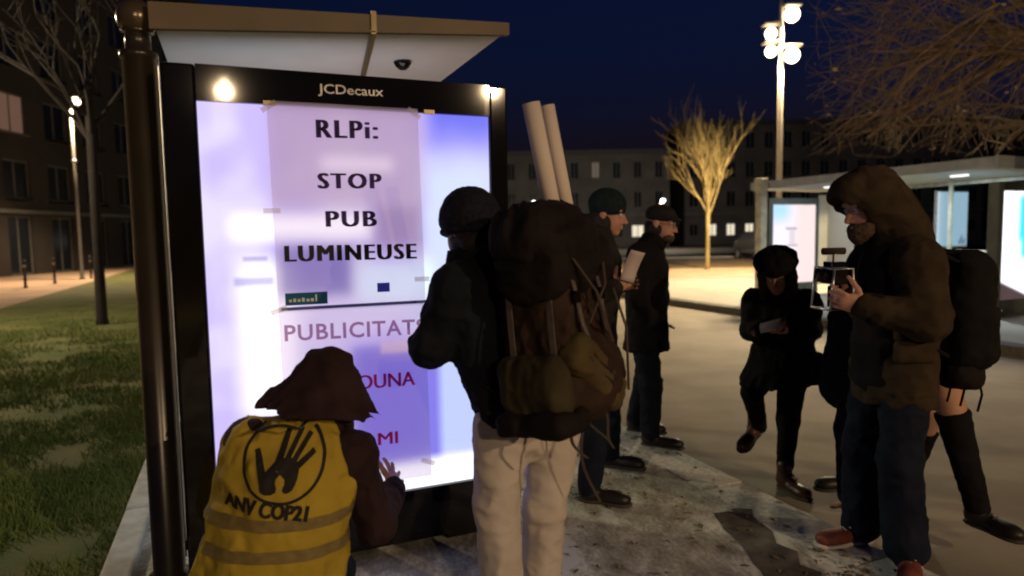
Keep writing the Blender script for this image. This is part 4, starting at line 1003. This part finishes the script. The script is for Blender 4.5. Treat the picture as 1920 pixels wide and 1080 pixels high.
S = SDF(.03).add(rbox(K(-.02, .140, -.17), RP, (.165, .045, .062), .035)).grow(.008, 14); fp = badd('pocket', S, .008, M_bago)
S = SDF(.03).add(rbox(K(-.178, .01, -.19), RK, (.045, .12, .095), .035)).grow(.010, 13); sp_ = badd('pocket', S, .008, cloth('dark_olive_fabric', (.045, .036, .020), .25, 8))
S = SDF(.02).add(rbox(K(-.18, .02, -.305), RK, (.085, .14, .035), .03)).grow(.008, 12); badd('hip_belt', S, .009, M_bagd)
def bmb(mb, name, material, parent=None, smooth=False): mb.v = [v - kc for v in mb.v]; return mb.build(name, material, parent or bp, smooth)
S = SDF(.03).add(ell(K(-.15, .03, .19), RK, (.07, .13, .11)), ell(K(.12, .08, .20), RK, (.09, .08, .12)), ell(K(-.02, .11, .20), RK, (.11, .05, .10))).grow(.014, 13, (.6, .6, 1)); badd('draped_cover', S, .009, M_bagd)
for x0, z0, x1, z1 in ((-.12, .22, .06, -.08), (.08, .20, -.08, .0), (.13, .10, .13, -.26)):
    bmb(MB().ribbon([K(x0, .17, z0), K(x0 * .6 + x1 * .4, .205, z0 * .6 + z1 * .4), K(x1, .185, z1)], .014, .003, sd), 'compression_strap', MATS.get('brown_webbing') or mat('brown_webbing', (.05, .034, .026), .8))
zp = MB().tube([*[K(-.02, .193, -.155) + RP.T @ A(x, -.006 * abs(x) / .1, .006 * math.sin(x * 40)) for x in np.linspace(-.12, .12, 9)]], .0055, 6); bmb(zp, 'zip', mat('black_zip', (.01, .01, .01), .6), fp, True)
zp = MB().tube([*[K(-.02, .193, -.19) + RP.T @ A(x, -.006 * abs(x) / .1, .005 * math.sin(x * 37)) for x in np.linspace(-.12, .12, 9)]], .0045, 6); bmb(zp, 'zip', MATS['black_zip'], fp, True)
for x, y in ((-.172, .10), (-.187, -.05)):
    bmb(MB().ribbon([K(x * .93, y, .24), K(x * 1.02, y, .10), K(x * 1.05, y, -.02), K(x * 1.06, y, -.14)], .022, .004, bk), 'compression_strap', M_strap)
for x in (-.10, .06):
    bmb(MB().ribbon([K(x, .135, .24), K(x, .155, .12), K(x * .9, .165, 0), K(x * .8, .175, -.05)], .020, .004, sd), 'lid_strap', M_strap); bmb(MB().box((-.016, -.006, -.02), (.016, .006, .02), RK, K(x, .16, .09)), 'buckle', M_blk)
for x, L_, w in ((-.13, .13, .007), (-.06, .30, .006), (.0, .11, .007), (.08, .15, .006)):
    a = K(x, .10, -.30); ph_ = random.uniform(0, 6); bmb(MB().ribbon([a + A(.014 * math.sin(ph_ + 5 * t) + .05 * t * t, -.03 * t + .01 * math.cos(4 * t + ph_), -L_ * t) for t in np.linspace(0, 1, 9)], w * 1.6, .003, (1, .2, 0)), 'dangling_strap', mat('dark_webbing', (.045, .030, .022), .8))
for q in (-1, 1):
    bmb(MB().ribbon([K(.09 * q, -.09, .26), K(.10 * q, -.20, .30), K(.11 * q, -.33, .20), K(.12 * q, -.36, .02), K(.14 * q, -.24, -.18), K(.14 * q, -.10, -.24)], .055, .012, sd), 'shoulder_strap', M_bagd)
bmb(MB().ball(K(.03, .165, .055), .006), 'snap_button', M_alu, fp, True)
M_roll = paper('rolled_paper', (.72, .62, .56), .12, .04)
def roll(label, a, b, r):
    a, b = A(a), A(b); o = empty('paper_roll', b); tag(o, label, 'paper roll', 'paper rolls in the backpack')
    ax = unit(a - b); e1 = unit(np.cross(ax, (0, 1, 0))); e2 = np.cross(ax, e1); v = []; f = []; n = 44; tot = np.linalg.norm(a - b)
    for j in range(2):
        for i in range(n):   # a spiral of paper
            th = 2 * math.pi * 1.75 * i / (n - 1); rr = r * (1 - .16 * i / (n - 1)); v.append(ax * tot * j + rr * (math.cos(th) * e1 + math.sin(th) * e2))
    f = [(i, i + 1, n + i + 1, n + i) for i in range(n - 1)]
    x = link('paper', mesh(v, f), M_roll, o, True); sm = x.modifiers.new('thick', 'SOLIDIFY'); sm.thickness = .0012
    # soft edge at the end, the outer flap and a rubber band
    q = [ax * tot * .97 + (r + .0015) * (math.cos(t) * e1 + math.sin(t) * e2) for t in np.linspace(0, 6.28, 28)]
    MB().tube([ax * tot * t + (r * 1.01) * (math.cos(1.2) * -e2 + math.sin(1.2) * e1) for t in (.0, .5, 1.0)], .0012, 4).build('paper_edge', mat('paper_shadow_edge', (.5, .42, .38), .8), o)
    return o
roll('left of the two long white paper rolls sticking out of the backpack', at(996, 193, 2.36), at(1052, 470, 2.40), .032)
roll('right and slightly lower of the two long white paper rolls in the backpack', at(1026, 198, 2.42), at(1078, 470, 2.44), .027)

# ---- C: person beyond the backpack, holding papers, facing right
fC, rC = facing((.93, -.36)); YC = 4.0
JC = dict(sx=rC, pel=at(1112, 640, YC), chest=at(1120, 500, YC), neck=at(1126, 435, YC), head=at(1140, 402, YC))
JC.update(shL=JC['chest'] - rC * .17 + A(0, 0, .10), shR=JC['chest'] + rC * .17 + A(0, 0, .10), elR=at(1112, 560, YC - .24), wrR=at(1150, 540, YC - .30), elL=at(1130, 560, YC + .25), wrL=at(1160, 535, YC + .05))
JC.update(hipL=JC['pel'] - rC * .09, hipR=JC['pel'] + rC * .09)
g1 = A(.36, 3.66, 0); g2 = A(.55, 4.22, 0)
JC.update(anR=g1 + fC * .06 + A(0, 0, .09), anL=g2 + fC * .06 + A(0, 0, .09)); 
for q, g in (('R', g1), ('L', g2)): JC['heel' + q] = g; JC['tip' + q] = g + fC * .29; JC['kn' + q] = (JC['hip' + q] + JC['an' + q]) / 2 + fC * .04; JC['toe' + q] = JC['an' + q] + fC * .13 - A(0, 0, .06)
pC = Person((.45, 3.95, 0), 'person in charcoal jacket half hidden behind the backpack, holding up white papers')
RC = frame((.93, -.36, -.2))
hC = hand_sdf(JC['wrR'], A(.75, .2, .35), A(0, 1, .1), A(0, .1, 1), [.7, .75, .8, .8, .6], 1.0)
pC.body(JC, [hC, hand_sdf(JC['wrL'], A(.8, -.3, .2), A(0, -1, 0), A(0, 0, 1), [.7] * 4 + [.5])], RC)
pC.jacket(M_charcoal, .011, hem=.10, hr=.14); pC.trousers(M_jean, .012); pC.shoes(M_shoe)
L = pC.L; S = SDF(.02).add(ell(L(0, -.015, .055), RC, (.094, .114, .098))); S.cut(L(0, 0, -.005), RC.T @ A(0, .25, -1), .01).grow(.004, 45); pC.add('beanie', S, .009, cloth('teal_knit', (.012, .02, .024), .3, 60))
S = SDF(.02).add(ell(L(0, -.03, -.05), RC, (.085, .085, .08))).grow(.006, 40); pC.add('hair', S, .010, M_hair)
# papers and phone in the hand
M_sheetp = paper('flyer_paper', (.62, .52, .50), .1)
def slab(name, label, cat, c, ex, ez, w, hgt, t, material, org_parts=None):
    c = A(c); o = empty(name, c); tag(o, label, cat); ex = unit(ex); ez = unit(A(ez) - ex * (A(ez) @ ex)); R = np.array([ex, np.cross(ez, ex), ez]); n = 8
    v = []; f = []
    for j in range(n + 1):
        for i in range(3):
            y = .012 * math.sin(math.pi * j / n); v.append(R.T @ A((i - 1) * w / 2, y, (j / n - .5) * hgt))
    for j in range(n):
        for i in range(2): q = j * 3 + i; f.append((q, q + 1, q + 4, q + 3))
    s_ = link('sheet', mesh(v, f), material, o, True); sm = s_.modifiers.new('thick', 'SOLIDIFY'); sm.thickness = t
    return o, R, c
slab('flyer', 'white flyer held upright in the hand of the charcoal jacketed person', 'flyer', at(1186, 500, YC - .34), (.95, .25, -.25), (.45, -.25, 1), .085, .18, .002, M_sheetp)
ph = at(1133, 508, YC - .34); o = empty('paper_cup', ph - A(0, 0, .035)); tag(o, 'small pale cup held up behind the backpack', 'cup')
MB().lathe([(.022, 0), (.030, .075), (.031, .078)], seg=16).build('cup_wall', mat('pale_cup', (.40, .38, .36), .6), o, True); MB().lathe([(.032, .078), (.032, .086), (.026, .09)], seg=16).build('lid', M_alu, o, True)
# pale carrier bag hanging low by the backpack
bgp = at(1150, 600, YC - .2)

# ---- D: standing man in a long dark coat and cap, facing right
fD, rD = facing((.90, -.42)); YD = 4.75
JD = dict(sx=rD, pel=at(1212, 620, YD), chest=at(1212, 505, YD), neck=at(1222, 452, YD), head=at(1240, 420, YD - .04))
JD.update(shL=JD['chest'] - rD * .18 + A(0, 0, .11), shR=JD['chest'] + rD * .18 + A(0, 0, .11), elR=at(1196, 555, YD - .24), wrR=at(1218, 600, YD - .15), elL=at(1235, 555, YD + .2), wrL=at(1236, 600, YD + .10))
JD.update(hipL=JD['pel'] - rD * .09, hipR=JD['pel'] + rD * .09)
g1 = A(.90, 4.62, 0); g2 = A(.86, 4.98, 0)
for q, g in (('R', g1), ('L', g2)):
    JD['an' + q] = g + fD * .06 + A(0, 0, .09); JD['heel' + q] = g; JD['tip' + q] = g + fD * .29; JD['kn' + q] = (JD['hip' + q] + JD['an' + q]) / 2 + fD * .03; JD['toe' + q] = JD['an' + q] + fD * .13 - A(0, 0, .06)
pD = Person((.9, 4.8, 0), 'standing man in a long black coat and flat cap looking to the right')
RD = frame((.92, -.62, -.22))
pD.body(JD, [hand_sdf(JD['wrR'], A(.1, .9, -1), A(0, 1, 0), A(1, 0, 0), [.5] * 5), hand_sdf(JD['wrL'], A(-.1, -.9, -1), A(0, -1, 0), A(1, 0, 0), [.5] * 5)], RD)
pD.jacket(M_blackc, .011, hem=.16, hr=.150, fat=1.06, name='coat', cut=(at(1212, 652, YD), (0, 0, -1), .01)); pD.trousers(M_navy, .012); pD.shoes(M_shoe)
L = pD.L; S = SDF(.02).add(ell(L(0, -.015, .060), RD, (.092, .112, .075)), ell(L(0, .085, .048), RD, (.07, .055, .014))); S.cut(L(0, 0, .018), RD.T @ A(0, .05, -1), .008); pD.add('flat_cap', S, .008, M_charcoal)
S = SDF(.02).add(ell(L(0, -.03, -.03), RD, (.082, .08, .07))).grow(.006, 40); pD.add('hair', S, .010, M_hair)
S = SDF(.015).add(ell(L(0, .065, -.085), RD, (.046, .045, .036))); S.sub(ell(L(0, .10, -.052), RD, (.034, .03, .016)), .01).grow(.004, 60); pD.add('beard', S, .007, M_beard)
S = SDF(.02).add(cone(L(0, -.02, -.13), JD['neck'] - A(0, 0, .03), .075, .085, rD, 1.2)).grow(.008, 20); pD.add('collar', S, .010, M_blackc)
gl = MB()
for q in (-1, 1):
    gl.tube([L(.033 * q + .024 * math.cos(t), .108, .008 + .019 * math.sin(t)) for t in np.linspace(0, 6.3, 14)], .002, 5); gl.tube([L(.056 * q, .106, .012), L(.080 * q, .02, .012)], .002, 5)
pD.mb(gl, 'glasses', mat('dark_glasses_frame', (.02, .02, .02), .3))

# ---- E: woman in a beret stepping up the kerb, looking down
fE, rE = facing((-.45, -.90)); YE = 4.12
JE = dict(sx=rE, pel=at(1468, 672, YE + .02), chest=at(1464, 594, YE - .04), neck=at(1462, 548, YE - .08), head=at(1457, 512, YE - .18))
JE.update(shL=JE['chest'] - rE * .15 + A(0, 0, .09), shR=JE['chest'] + rE * .15 + A(0, 0, .09), elR=at(1412, 618, YE - .02), wrR=at(1432, 622, YE - .24), elL=at(1518, 620, YE), wrL=at(1470, 622, YE - .25))
JE.update(hipR=at(1440, 690, YE + .06), hipL=at(1488, 690, YE), knR=at(1410, 735, YE + .04), anR=at(1424, 800, YE + .42), knL=at(1478, 785, YE - .02), anL=at(1472, 872, YE))
JE['heelL'] = at(1462, 884, YE + .02); JE['heelL'][2] = ROADZ; JE['tipL'] = JE['heelL'] + unit(A(.28, -.95, 0)) * .26
JE['heelR'] = at(1424, 806, YE + .46); JE['tipR'] = at(1398, 838, YE + .34); JE['upR'] = (-.5, -.5, .35)
JE['toeL'] = JE['anL'] + A(.03, -.1, -.05); JE['toeR'] = JE['anR'] + A(-.08, -.05, -.06)
pE = Person((JE['anL'][0], JE['anL'][1], ROADZ), 'woman in a black beret and short black coat stepping up the kerb, looking down')
RE = frame((-.50, -.80, -.62))
pE.body(JE, [hand_sdf(JE['wrR'], A(.5, -.4, .1), A(.3, -.2, 1), A(0, -1, .2), [.5] * 5, .92), hand_sdf(JE['wrL'], A(-.6, -.3, .1), A(-.2, -.2, 1), A(0, -1, .2), [.5] * 5, .92)], RE, .95)
S = SDF(.045); J = JE
S.add(cone(J['pel'], J['chest'], .125, .122, rE, 1.3), cone(J['chest'] + A(0, 0, .05), J['neck'], .10, .06, rE, 1.3), cone(J['shL'], J['shR'], .066, .066), cone(J['pel'] + A(0, 0, .02), at(1456, 722, YE), .135, .175, rE, 1.18))
for q in 'LR': S.add(cone(J['sh' + q], J['el' + q], .068, .060), cone(J['el' + q], J['wr' + q], .058, .045), k=.03)
S.cut(at(1456, 716, YE), (.10, 0, -1), .012).grow(.013, 13); pE.add('coat', S, .010, M_blackc)
S = SDF(.02)
for q in 'LR': S.add(cone(J['hip' + q], J['kn' + q], .090, .066), cone(J['kn' + q], J['an' + q], .064, .046))
S.grow(.005, 14); pE.add('leggings', S, .010, M_blackc)
shoe_objs(pE.root, pE.org, JE['heelL'], JE['tipL'], (0, 0, 1), mat('brown_shoe_leather', (.075, .030, .022), .4), M_sole, .26); shoe_objs(pE.root, pE.org, JE['heelR'], JE['tipR'], JE['upR'], MATS['brown_shoe_leather'], M_sole, .26)
L = pE.L; S = SDF(.03).add(ell(L(0, -.02, .075), RE, (.118, .130, .058)), ell(L(.02, -.05, .06), RE, (.105, .11, .06))); S.grow(.007, 20); br = pE.add('beret', S, .009, M_blackc)
pE.mb(MB().tube([L(0, -.02, .128), L(0, -.022, .150)], .005, 6), 'beret_stalk', M_blackc, br)
S = SDF(.03).add(ell(L(0, -.035, -.01), RE, (.092, .09, .11)), cone(L(.075, .01, -.02), L(.08, .03, -.15), .034, .026), cone(L(-.075, .01, -.02), L(-.08, .03, -.15), .034, .026), cone(L(0, -.06, -.05), L(0, -.08, -.20), .07, .06)); S.sub(ell(L(0, .09, -.02), RE, (.062, .07, .11)), .015).grow(.010, 30); pE.add('hair', S, .009, M_hair)
slab('folded_paper', 'folded white paper held at the waist by the woman in the beret', 'paper', at(1446, 611, YE - .40), (1, .1, .22), (-.2, -.35, 1), .125, .062, .003, paper('dull_paper', (.8, .77, .77), .1))
S = SDF(.03).add(rbox(at(1512, 690, YE - .02), frame((0, 1, 0)), (.10, .06, .10), .05)).grow(.008, 14)
hb = at(1512, 690, YE - .02); hbo = empty('shoulder_bag', hb); tag(hbo, 'small black shoulder bag at the hip of the woman in the beret', 'bag'); sdf_obj('bag_body', S, .010, M_blackc, hbo, hb); MB().ribbon([A(0, 0, .08), A(-.03, -.07, .22), A(-.08, -.09, .36)], .02, .004, (1, 0, 0)).build('strap', M_blackc, hbo)

# ---- F: hooded man filming, in profile
fF, rF = facing((-1, -.12)); YF = 3.0
JF = dict(sx=rF, pel=at(1672, 690, YF), chest=at(1690, 520, YF), neck=at(1672, 440, YF), head=at(1628, 388, YF))
JF.update(shL=at(1722, 492, YF - .17), shR=at(1680, 480, YF + .17), elL=at(1738, 598, YF - .24), wrL=at(1622, 574, YF - .20), elR=at(1660, 600, YF + .22), wrR=at(1600, 560, YF + .02))
JF.update(hipL=JF['pel'] - rF * .09, hipR=JF['pel'] + rF * .09)
gL = A(1.72, 2.84, 0); gR = A(1.66, 3.10, 0)
JF.update(anL=gL + A(0, 0, .09), anR=gR + A(0, 0, .09), heelL=gL + A(.06, .05, 0), heelR=gR + A(.05, 0, 0)); JF['tipL'] = JF['heelL'] + unit(A(-.55, -.83, 0)) * .30; JF['tipR'] = JF['heelR'] + unit(A(-1, -.18, 0)) * .30
JF['knL'] = (JF['hipL'] + JF['anL']) / 2 + fF * .03; JF['knR'] = (JF['hipR'] + JF['anR']) / 2 + fF * .04
for q in 'LR': JF['toe' + q] = JF['an' + q] + unit(JF['tip' + q] - JF['heel' + q]) * .12 - A(0, 0, .06)
pF = Person((1.7, 2.97, 0), 'bearded man in an olive hooded parka and jeans filming with a small camera')
RF = frame((-1, -.18, -.30))
hF = hand_sdf(JF['wrL'], A(-1, .12, .25), A(0, .9, .35), A(-.2, 0, 1), [.62, .68, .72, .75, .45], 1.05)
hF2 = hand_sdf(JF['wrR'], A(-1, -.25, .1), A(0, -.9, .3), A(-.2, 0, 1), [.65] * 4 + [.4], 1.05)
pF.body(JF, [hF, hF2], RF, 1.02)
J = JF; S = SDF(.045)
S.add(cone(J['pel'] - A(0, 0, .06), J['chest'], .125, .138, rF, 1.42), cone(J['chest'] + A(0, 0, .06), J['neck'], .11, .085, rF, 1.3), cone(J['shL'], J['shR'], .082, .082), cone(J['pel'], J['pel'] - A(-.01, 0, .16), .135, .145, rF, 1.32))
for q in 'LR': S.add(cone(J['sh' + q], J['el' + q], .088, .078), cone(J['el' + q], J['wr' + q], .076, .050), k=.03)
S.cut(at(1672, 748, YF), (0, 0, -1), .012).grow(.012, 11); pF.add('parka', S, .009, M_olive)
S = SDF(.03).add(cone(J['pel'] + fF * .045 - A(0, 0, .02), J['chest'] + fF * .05, .118, .125, rF, 1.15), cone(J['chest'] + fF * .06, J['neck'] + fF * .035 - A(0, 0, .02), .11, .075)); S.grow(.010, 12); pF.add('black_waistcoat', S, .009, M_blackc)
pF.trousers(M_jean, .010, fat=1.05, flare=.016, wr=.013); pF.shoes(M_redshoe, M_wsole)
L = pF.L
S = SDF(.035).add(ell(L(0, -.025, .04), RF, (.118, .135, .132)), cone(L(0, -.07, -.02), J['neck'] + A(.02, 0, .02), .115, .115), cone(L(0, -.09, -.06), J['neck'] + A(.07, 0, -.03), .10, .10))
S.add(cone(L(0, .03, .06), L(0, .068, .068), .100, .088), k=.03)
S.sub(ell(L(0, .155, -.035), RF, (.095, .15, .128)), .015).grow(.010, 13); hd = pF.add('hood', S, .008, M_olive)
S = SDF(.01).add(ell(L(0, .085, .085), RF, (.066, .075, .012)), ell(L(0, -.01, .055), RF, (.088, .105, .07))); S.cut(L(0, 0, .045), RF.T @ A(0, .0, -1), .006); pF.add('cap', S, .007, M_blackc)
S = SDF(.02).add(ell(L(0, .055, -.082), RF, (.054, .056, .048)), ell(L(0, .082, -.105), RF, (.034, .032, .038)), cone(L(-.058, .02, -.03), L(-.03, .06, -.09), .014, .024), cone(L(.058, .02, -.03), L(.03, .06, -.09), .014, .024)); S.sub(ell(L(0, .115, -.066), RF, (.026, .028, .010)), .008).grow(.005, 70); pF.add('beard', S, .006, M_beard)
S = SDF(.02).add(rbox(at(1716, 660, YF - .20), frame((0, -1, 0)), (.085, .018, .045), .016)).grow(.004, 20); pF.add('pocket_flap', S, .007, M_olive)
for q in 'LR':
    d_ = unit(A(JF['wr' + q]) - A(JF['el' + q])); S = SDF(.01).add(cone(A(JF['wr' + q]) - d_ * .045, A(JF['wr' + q]) - d_ * .012, .058, .052)).grow(.004, 40); pF.add('cuff', S, .007, M_blackc)
# camera on a small rig
cc = at(1564, 515, YF - .03); vc = empty('video_camera', cc); tag(vc, 'small black video camera on a metal rig held by the hooded man', 'camera')
RC_ = np.array([unit(A(1, .1, .0)), unit(A(-.1, 1, 0)), A(0, 0, 1)])
def vb(lo, hi, name, material, parent=vc, bevel=.004): return MB().box(lo, hi, RC_).build(name, material, parent, bevel=bevel)
body_ = vb((-.035, -.06, -.04), (.035, .06, .035), 'camera_body', M_blk)
MB().tube([RC_.T @ A(-.036, -.01, 0), RC_.T @ A(-.085, -.01, 0)], [.028, .031], 20).build('lens', M_blk, body_, True)
vb((-.045, -.055, .036), (.02, .015, .060), 'viewfinder_hump', M_blk, body_)
mcr = MB().tube([RC_.T @ A(-.055, 0, .105), RC_.T @ A(.045, 0, .105)], .016, 14).build('microphone', mat('mic_foam', (.03, .02, .015), .95), vc, True); vb((-.006, -.008, .060), (.006, .008, .092), 'mic_mount', M_alu, mcr, 0)
for y in (-.075, .075): MB().tube([RC_.T @ A(-.045, y, .03), RC_.T @ A(-.06, y, -.15), RC_.T @ A(.05, y, -.15), RC_.T @ A(.04, y, .03), RC_.T @ A(-.045, y, .03)], .006, 8).build('rig_bar', M_alu, vc, True)
for x, z in ((-.06, -.15), (.05, -.15), (-.045, .03)): MB().tube([RC_.T @ A(x, -.075, z), RC_.T @ A(x, .075, z)], .006, 8).build('cross_bar', M_alu, vc, True)
vb((-.02, -.02, -.145), (.02, .02, -.05), 'grip', M_blk); vb((-.03, -.055, -.11), (.005, -.03, -.06), 'recorder', mat('grey_plastic', (.22, .24, .24), .5)); vb((.036, -.045, -.03), (.042, .05, .03), 'camera_display', M_pane, body_)
# his black backpack
bF = at(1794, 588, YF + .02); fb = empty('backpack', bF); tag(fb, 'black backpack on the back of the hooded man filming', 'backpack')
RBf = np.array([rF, -fF, A(0, 0, 1)]); Q = lambda x, y, z: bF + RBf.T @ A(x, y, z)
def fadd(name, S, h, m_, parent=None): return sdf_obj(name, S, h, m_, parent or fb, bF)
S = SDF(.03).add(rbox(Q(0, -.02, .03), RBf, (.16, .095, .25), .07), ell(Q(0, .02, -.12), RBf, (.16, .10, .16))).grow(.011, 11); fadd('main_compartment', S, .009, M_blackc)
S = SDF(.03).add(rbox(Q(0, .085, -.09), RBf, (.12, .045, .13), .04)).grow(.008, 11); fpk = fadd('pocket', S, .009, M_bagd)
S = SDF(.03).add(rbox(Q(-.01, -.03, -.26), RBf, (.13, .07, .06), .05)).grow(.012, 13); fadd('bedroll', S, .009, M_bagd)
def fmb(mb, name, m_, parent=None): mb.v = [v - bF for v in mb.v]; return mb.build(name, m_, parent or fb, True)
for x in (-1, 1): fmb(MB().ribbon([Q(.10 * x, -.10, .24), Q(.12 * x, -.24, .30), Q(.13 * x, -.40, .16), Q(.14 * x, -.38, -.04), Q(.15 * x, -.18, -.16)], .06, .012, rF), 'shoulder_strap', M_blackc)
fmb(MB().tube([Q(.10, .132, .02), Q(0, .138, .035), Q(-.10, .132, .02)], .004, 6), 'zip', M_alu, fpk)
for x, z in ((.06, -.05), (-.02, -.12)): fmb(MB().box((-.02, -.003, -.012), (.02, .003, .012), RBf, Q(x, .133, z)), 'reflective_tab', mat('red_tab', (.30, .05, .03), .5), fpk)
for x in (.10, .02, -.08): fmb(MB().ribbon([Q(x, .05, -.28), Q(x, .07, -.36), Q(x + .01, .06, -.44)], .012, .003, rF), 'dangling_strap', M_bagd)

# ---- H: person in navy mostly hidden behind the hooded man
fH, rH = facing((-1, .1)); YH = 3.55
hx = at(1590, 700, YH)
JH = dict(sx=rH, pel=at(1598, 672, YH), chest=at(1612, 555, YH), neck=at(1632, 475, YH), head=at(1640, 442, YH + .02))
JH.update(shL=JH['chest'] - rH * .15 + A(.02, 0, .08), shR=JH['chest'] + rH * .15 + A(.02, 0, .08), elL=at(1630, 640, YH - .2), wrL=at(1640, 690, YH - .10), elR=at(1630, 640, YH + .2), wrR=at(1640, 690, YH + .15))
JH.update(hipL=JH['pel'] - rH * .08, hipR=JH['pel'] + rH * .08 + A(.05, 0, 0))
gL = A(at(1575, 955, YH)[0], 3.44, 0); gR = A(at(1640, 955, YH)[0], 3.74, 0)
for q, g in (('L', gL), ('R', gR)): JH['an' + q] = g + A(0, 0, .09); JH['heel' + q] = g + A(.05, 0, 0); JH['tip' + q] = g + A(-.09, -.20, 0) if q == 'L' else g + A(-.2, 0, 0); JH['kn' + q] = (JH['hip' + q] + JH['an' + q]) / 2 + fH * .02; JH['toe' + q] = JH['an' + q] + fH * .1 - A(0, 0, .06)
pH = Person((1.75, 3.55, 0), 'person in navy coat and jeans almost hidden behind the filming man')
RH = frame((-.6, .75, -.3))
pH.body(JH, [hand_sdf(JH['wrL'], A(-1, 0, -.2), A(0, 0, -1), A(0, 1, 0), [.4] * 5), hand_sdf(JH['wrR'], A(-1, 0, -.2), A(0, 0, -1), A(0, -1, 0), [.4] * 5)], RH, .95)
pH.jacket(M_navy, .012, hem=.14, hr=.14, fat=.98, name='coat'); pH.trousers(M_jean, .012, fat=.92); pH.shoes(M_shoe)
L = pH.L; S = SDF(.02).add(ell(L(0, -.02, .02), RH, (.094, .11, .11))); S.sub(ell(L(0, .1, -.03), RH, (.06, .06, .09)), .02).grow(.008, 30); pH.add('hair', S, .012, M_hair)

# ---- G: person bending down behind the backpack, bare knee and tall black boots
YG = 3.3
JG = dict(sx=A(0, 1, 0), pel=at(1770, 655, YG + .05), chest=at(1690, 600, YG + .15), neck=at(1660, 560, YG + .18), head=at(1650, 545, YG + .2))
JG.update(shL=JG['chest'] + A(0, -.10, .02), shR=JG['chest'] + A(0, .15, .02), elL=at(1690, 700, YG + .1), wrL=at(1700, 760, YG + .15), elR=at(1690, 700, YG + .3), wrR=at(1680, 760, YG + .3))
JG.update(hipL=at(1776, 672, YG), hipR=at(1752, 672, YG + .18), knL=at(1783, 765, YG - .04), anL=at(1832, 965, YG - .06), knR=at(1730, 800, YG + .22), anR=at(1698, 962, YG + .32))
JG['anL'][2] = .10; JG['anR'][2] = .10
for q, dv in (('L', A(.35, -.9, 0)), ('R', A(-.7, -.5, 0))): dv = unit(dv); JG['heel' + q] = A(JG['an' + q][0], JG['an' + q][1], 0) - dv * .05; JG['tip' + q] = JG['heel' + q] + dv * .26; JG['toe' + q] = JG['an' + q] + dv * .1 - A(0, 0, .06)
pG = Person((JG['anL'][0] - .15, YG, 0), 'person bending down behind the hooded man, bare thigh above a tall black boot')
RG = frame((-.7, .3, -.6)); M_skin2 = mat('pale_skin', (.50, .27, .18), .5, scale=20, var=.08)
pG.body(JG, [hand_sdf(JG['wrL'], A(-.1, 0, -1), A(0, 1, 0), A(-1, 0, 0), [.3] * 5), hand_sdf(JG['wrR'], A(-.1, 0, -1), A(0, 1, 0), A(-1, 0, 0), [.3] * 5)], RG, .95, skin=M_skin2)
S = SDF(.045).add(cone(JG['pel'], JG['chest'], .125, .12, (0, 1, 0), 1.25), cone(JG['chest'], JG['neck'], .10, .07), cone(JG['hipL'], at(1780, 712, YG - .01), .105, .10), cone(JG['hipR'], at(1745, 712, YG + .2), .10, .10))
for q in 'LR': S.add(cone(JG['sh' + q], JG['el' + q], .06, .052), cone(JG['el' + q], JG['wr' + q], .05, .04), k=.03)
S.cut(at(1780, 715, YG), (.1, 0, -1), .012).grow(.010, 13); pG.add('black_coat', S, .011, M_blackc)
for q, top in (('L', .60), ('R', .5)):
    kn, an = JG['kn' + q], JG['an' + q]; S = SDF(.02).add(cone(kn + (kn - an) * .02, an, .076, .050)); S.cut(kn + (an - kn) * .04, unit(kn - an), .006).grow(.006, 16); bt = pG.add('tall_boot', S, .010, M_blackc)
    S = SDF(.02).add(cone(kn + (kn - an) * .25, kn + (an - kn) * .15, .070, .066)); pG.add('thigh', S, .011, M_skin2)
    shoe_objs(pG.root, pG.org, JG['heel' + q], JG['tip' + q], (0, 0, 1), M_shoe, M_sole, .26)
L = pG.L; S = SDF(.02).add(ell(L(0, -.02, .02), RG, (.094, .11, .11))); S.sub(ell(L(0, .1, -.03), RG, (.06, .06, .09)), .02).grow(.008, 30); pG.add('hair', S, .012, M_hair)
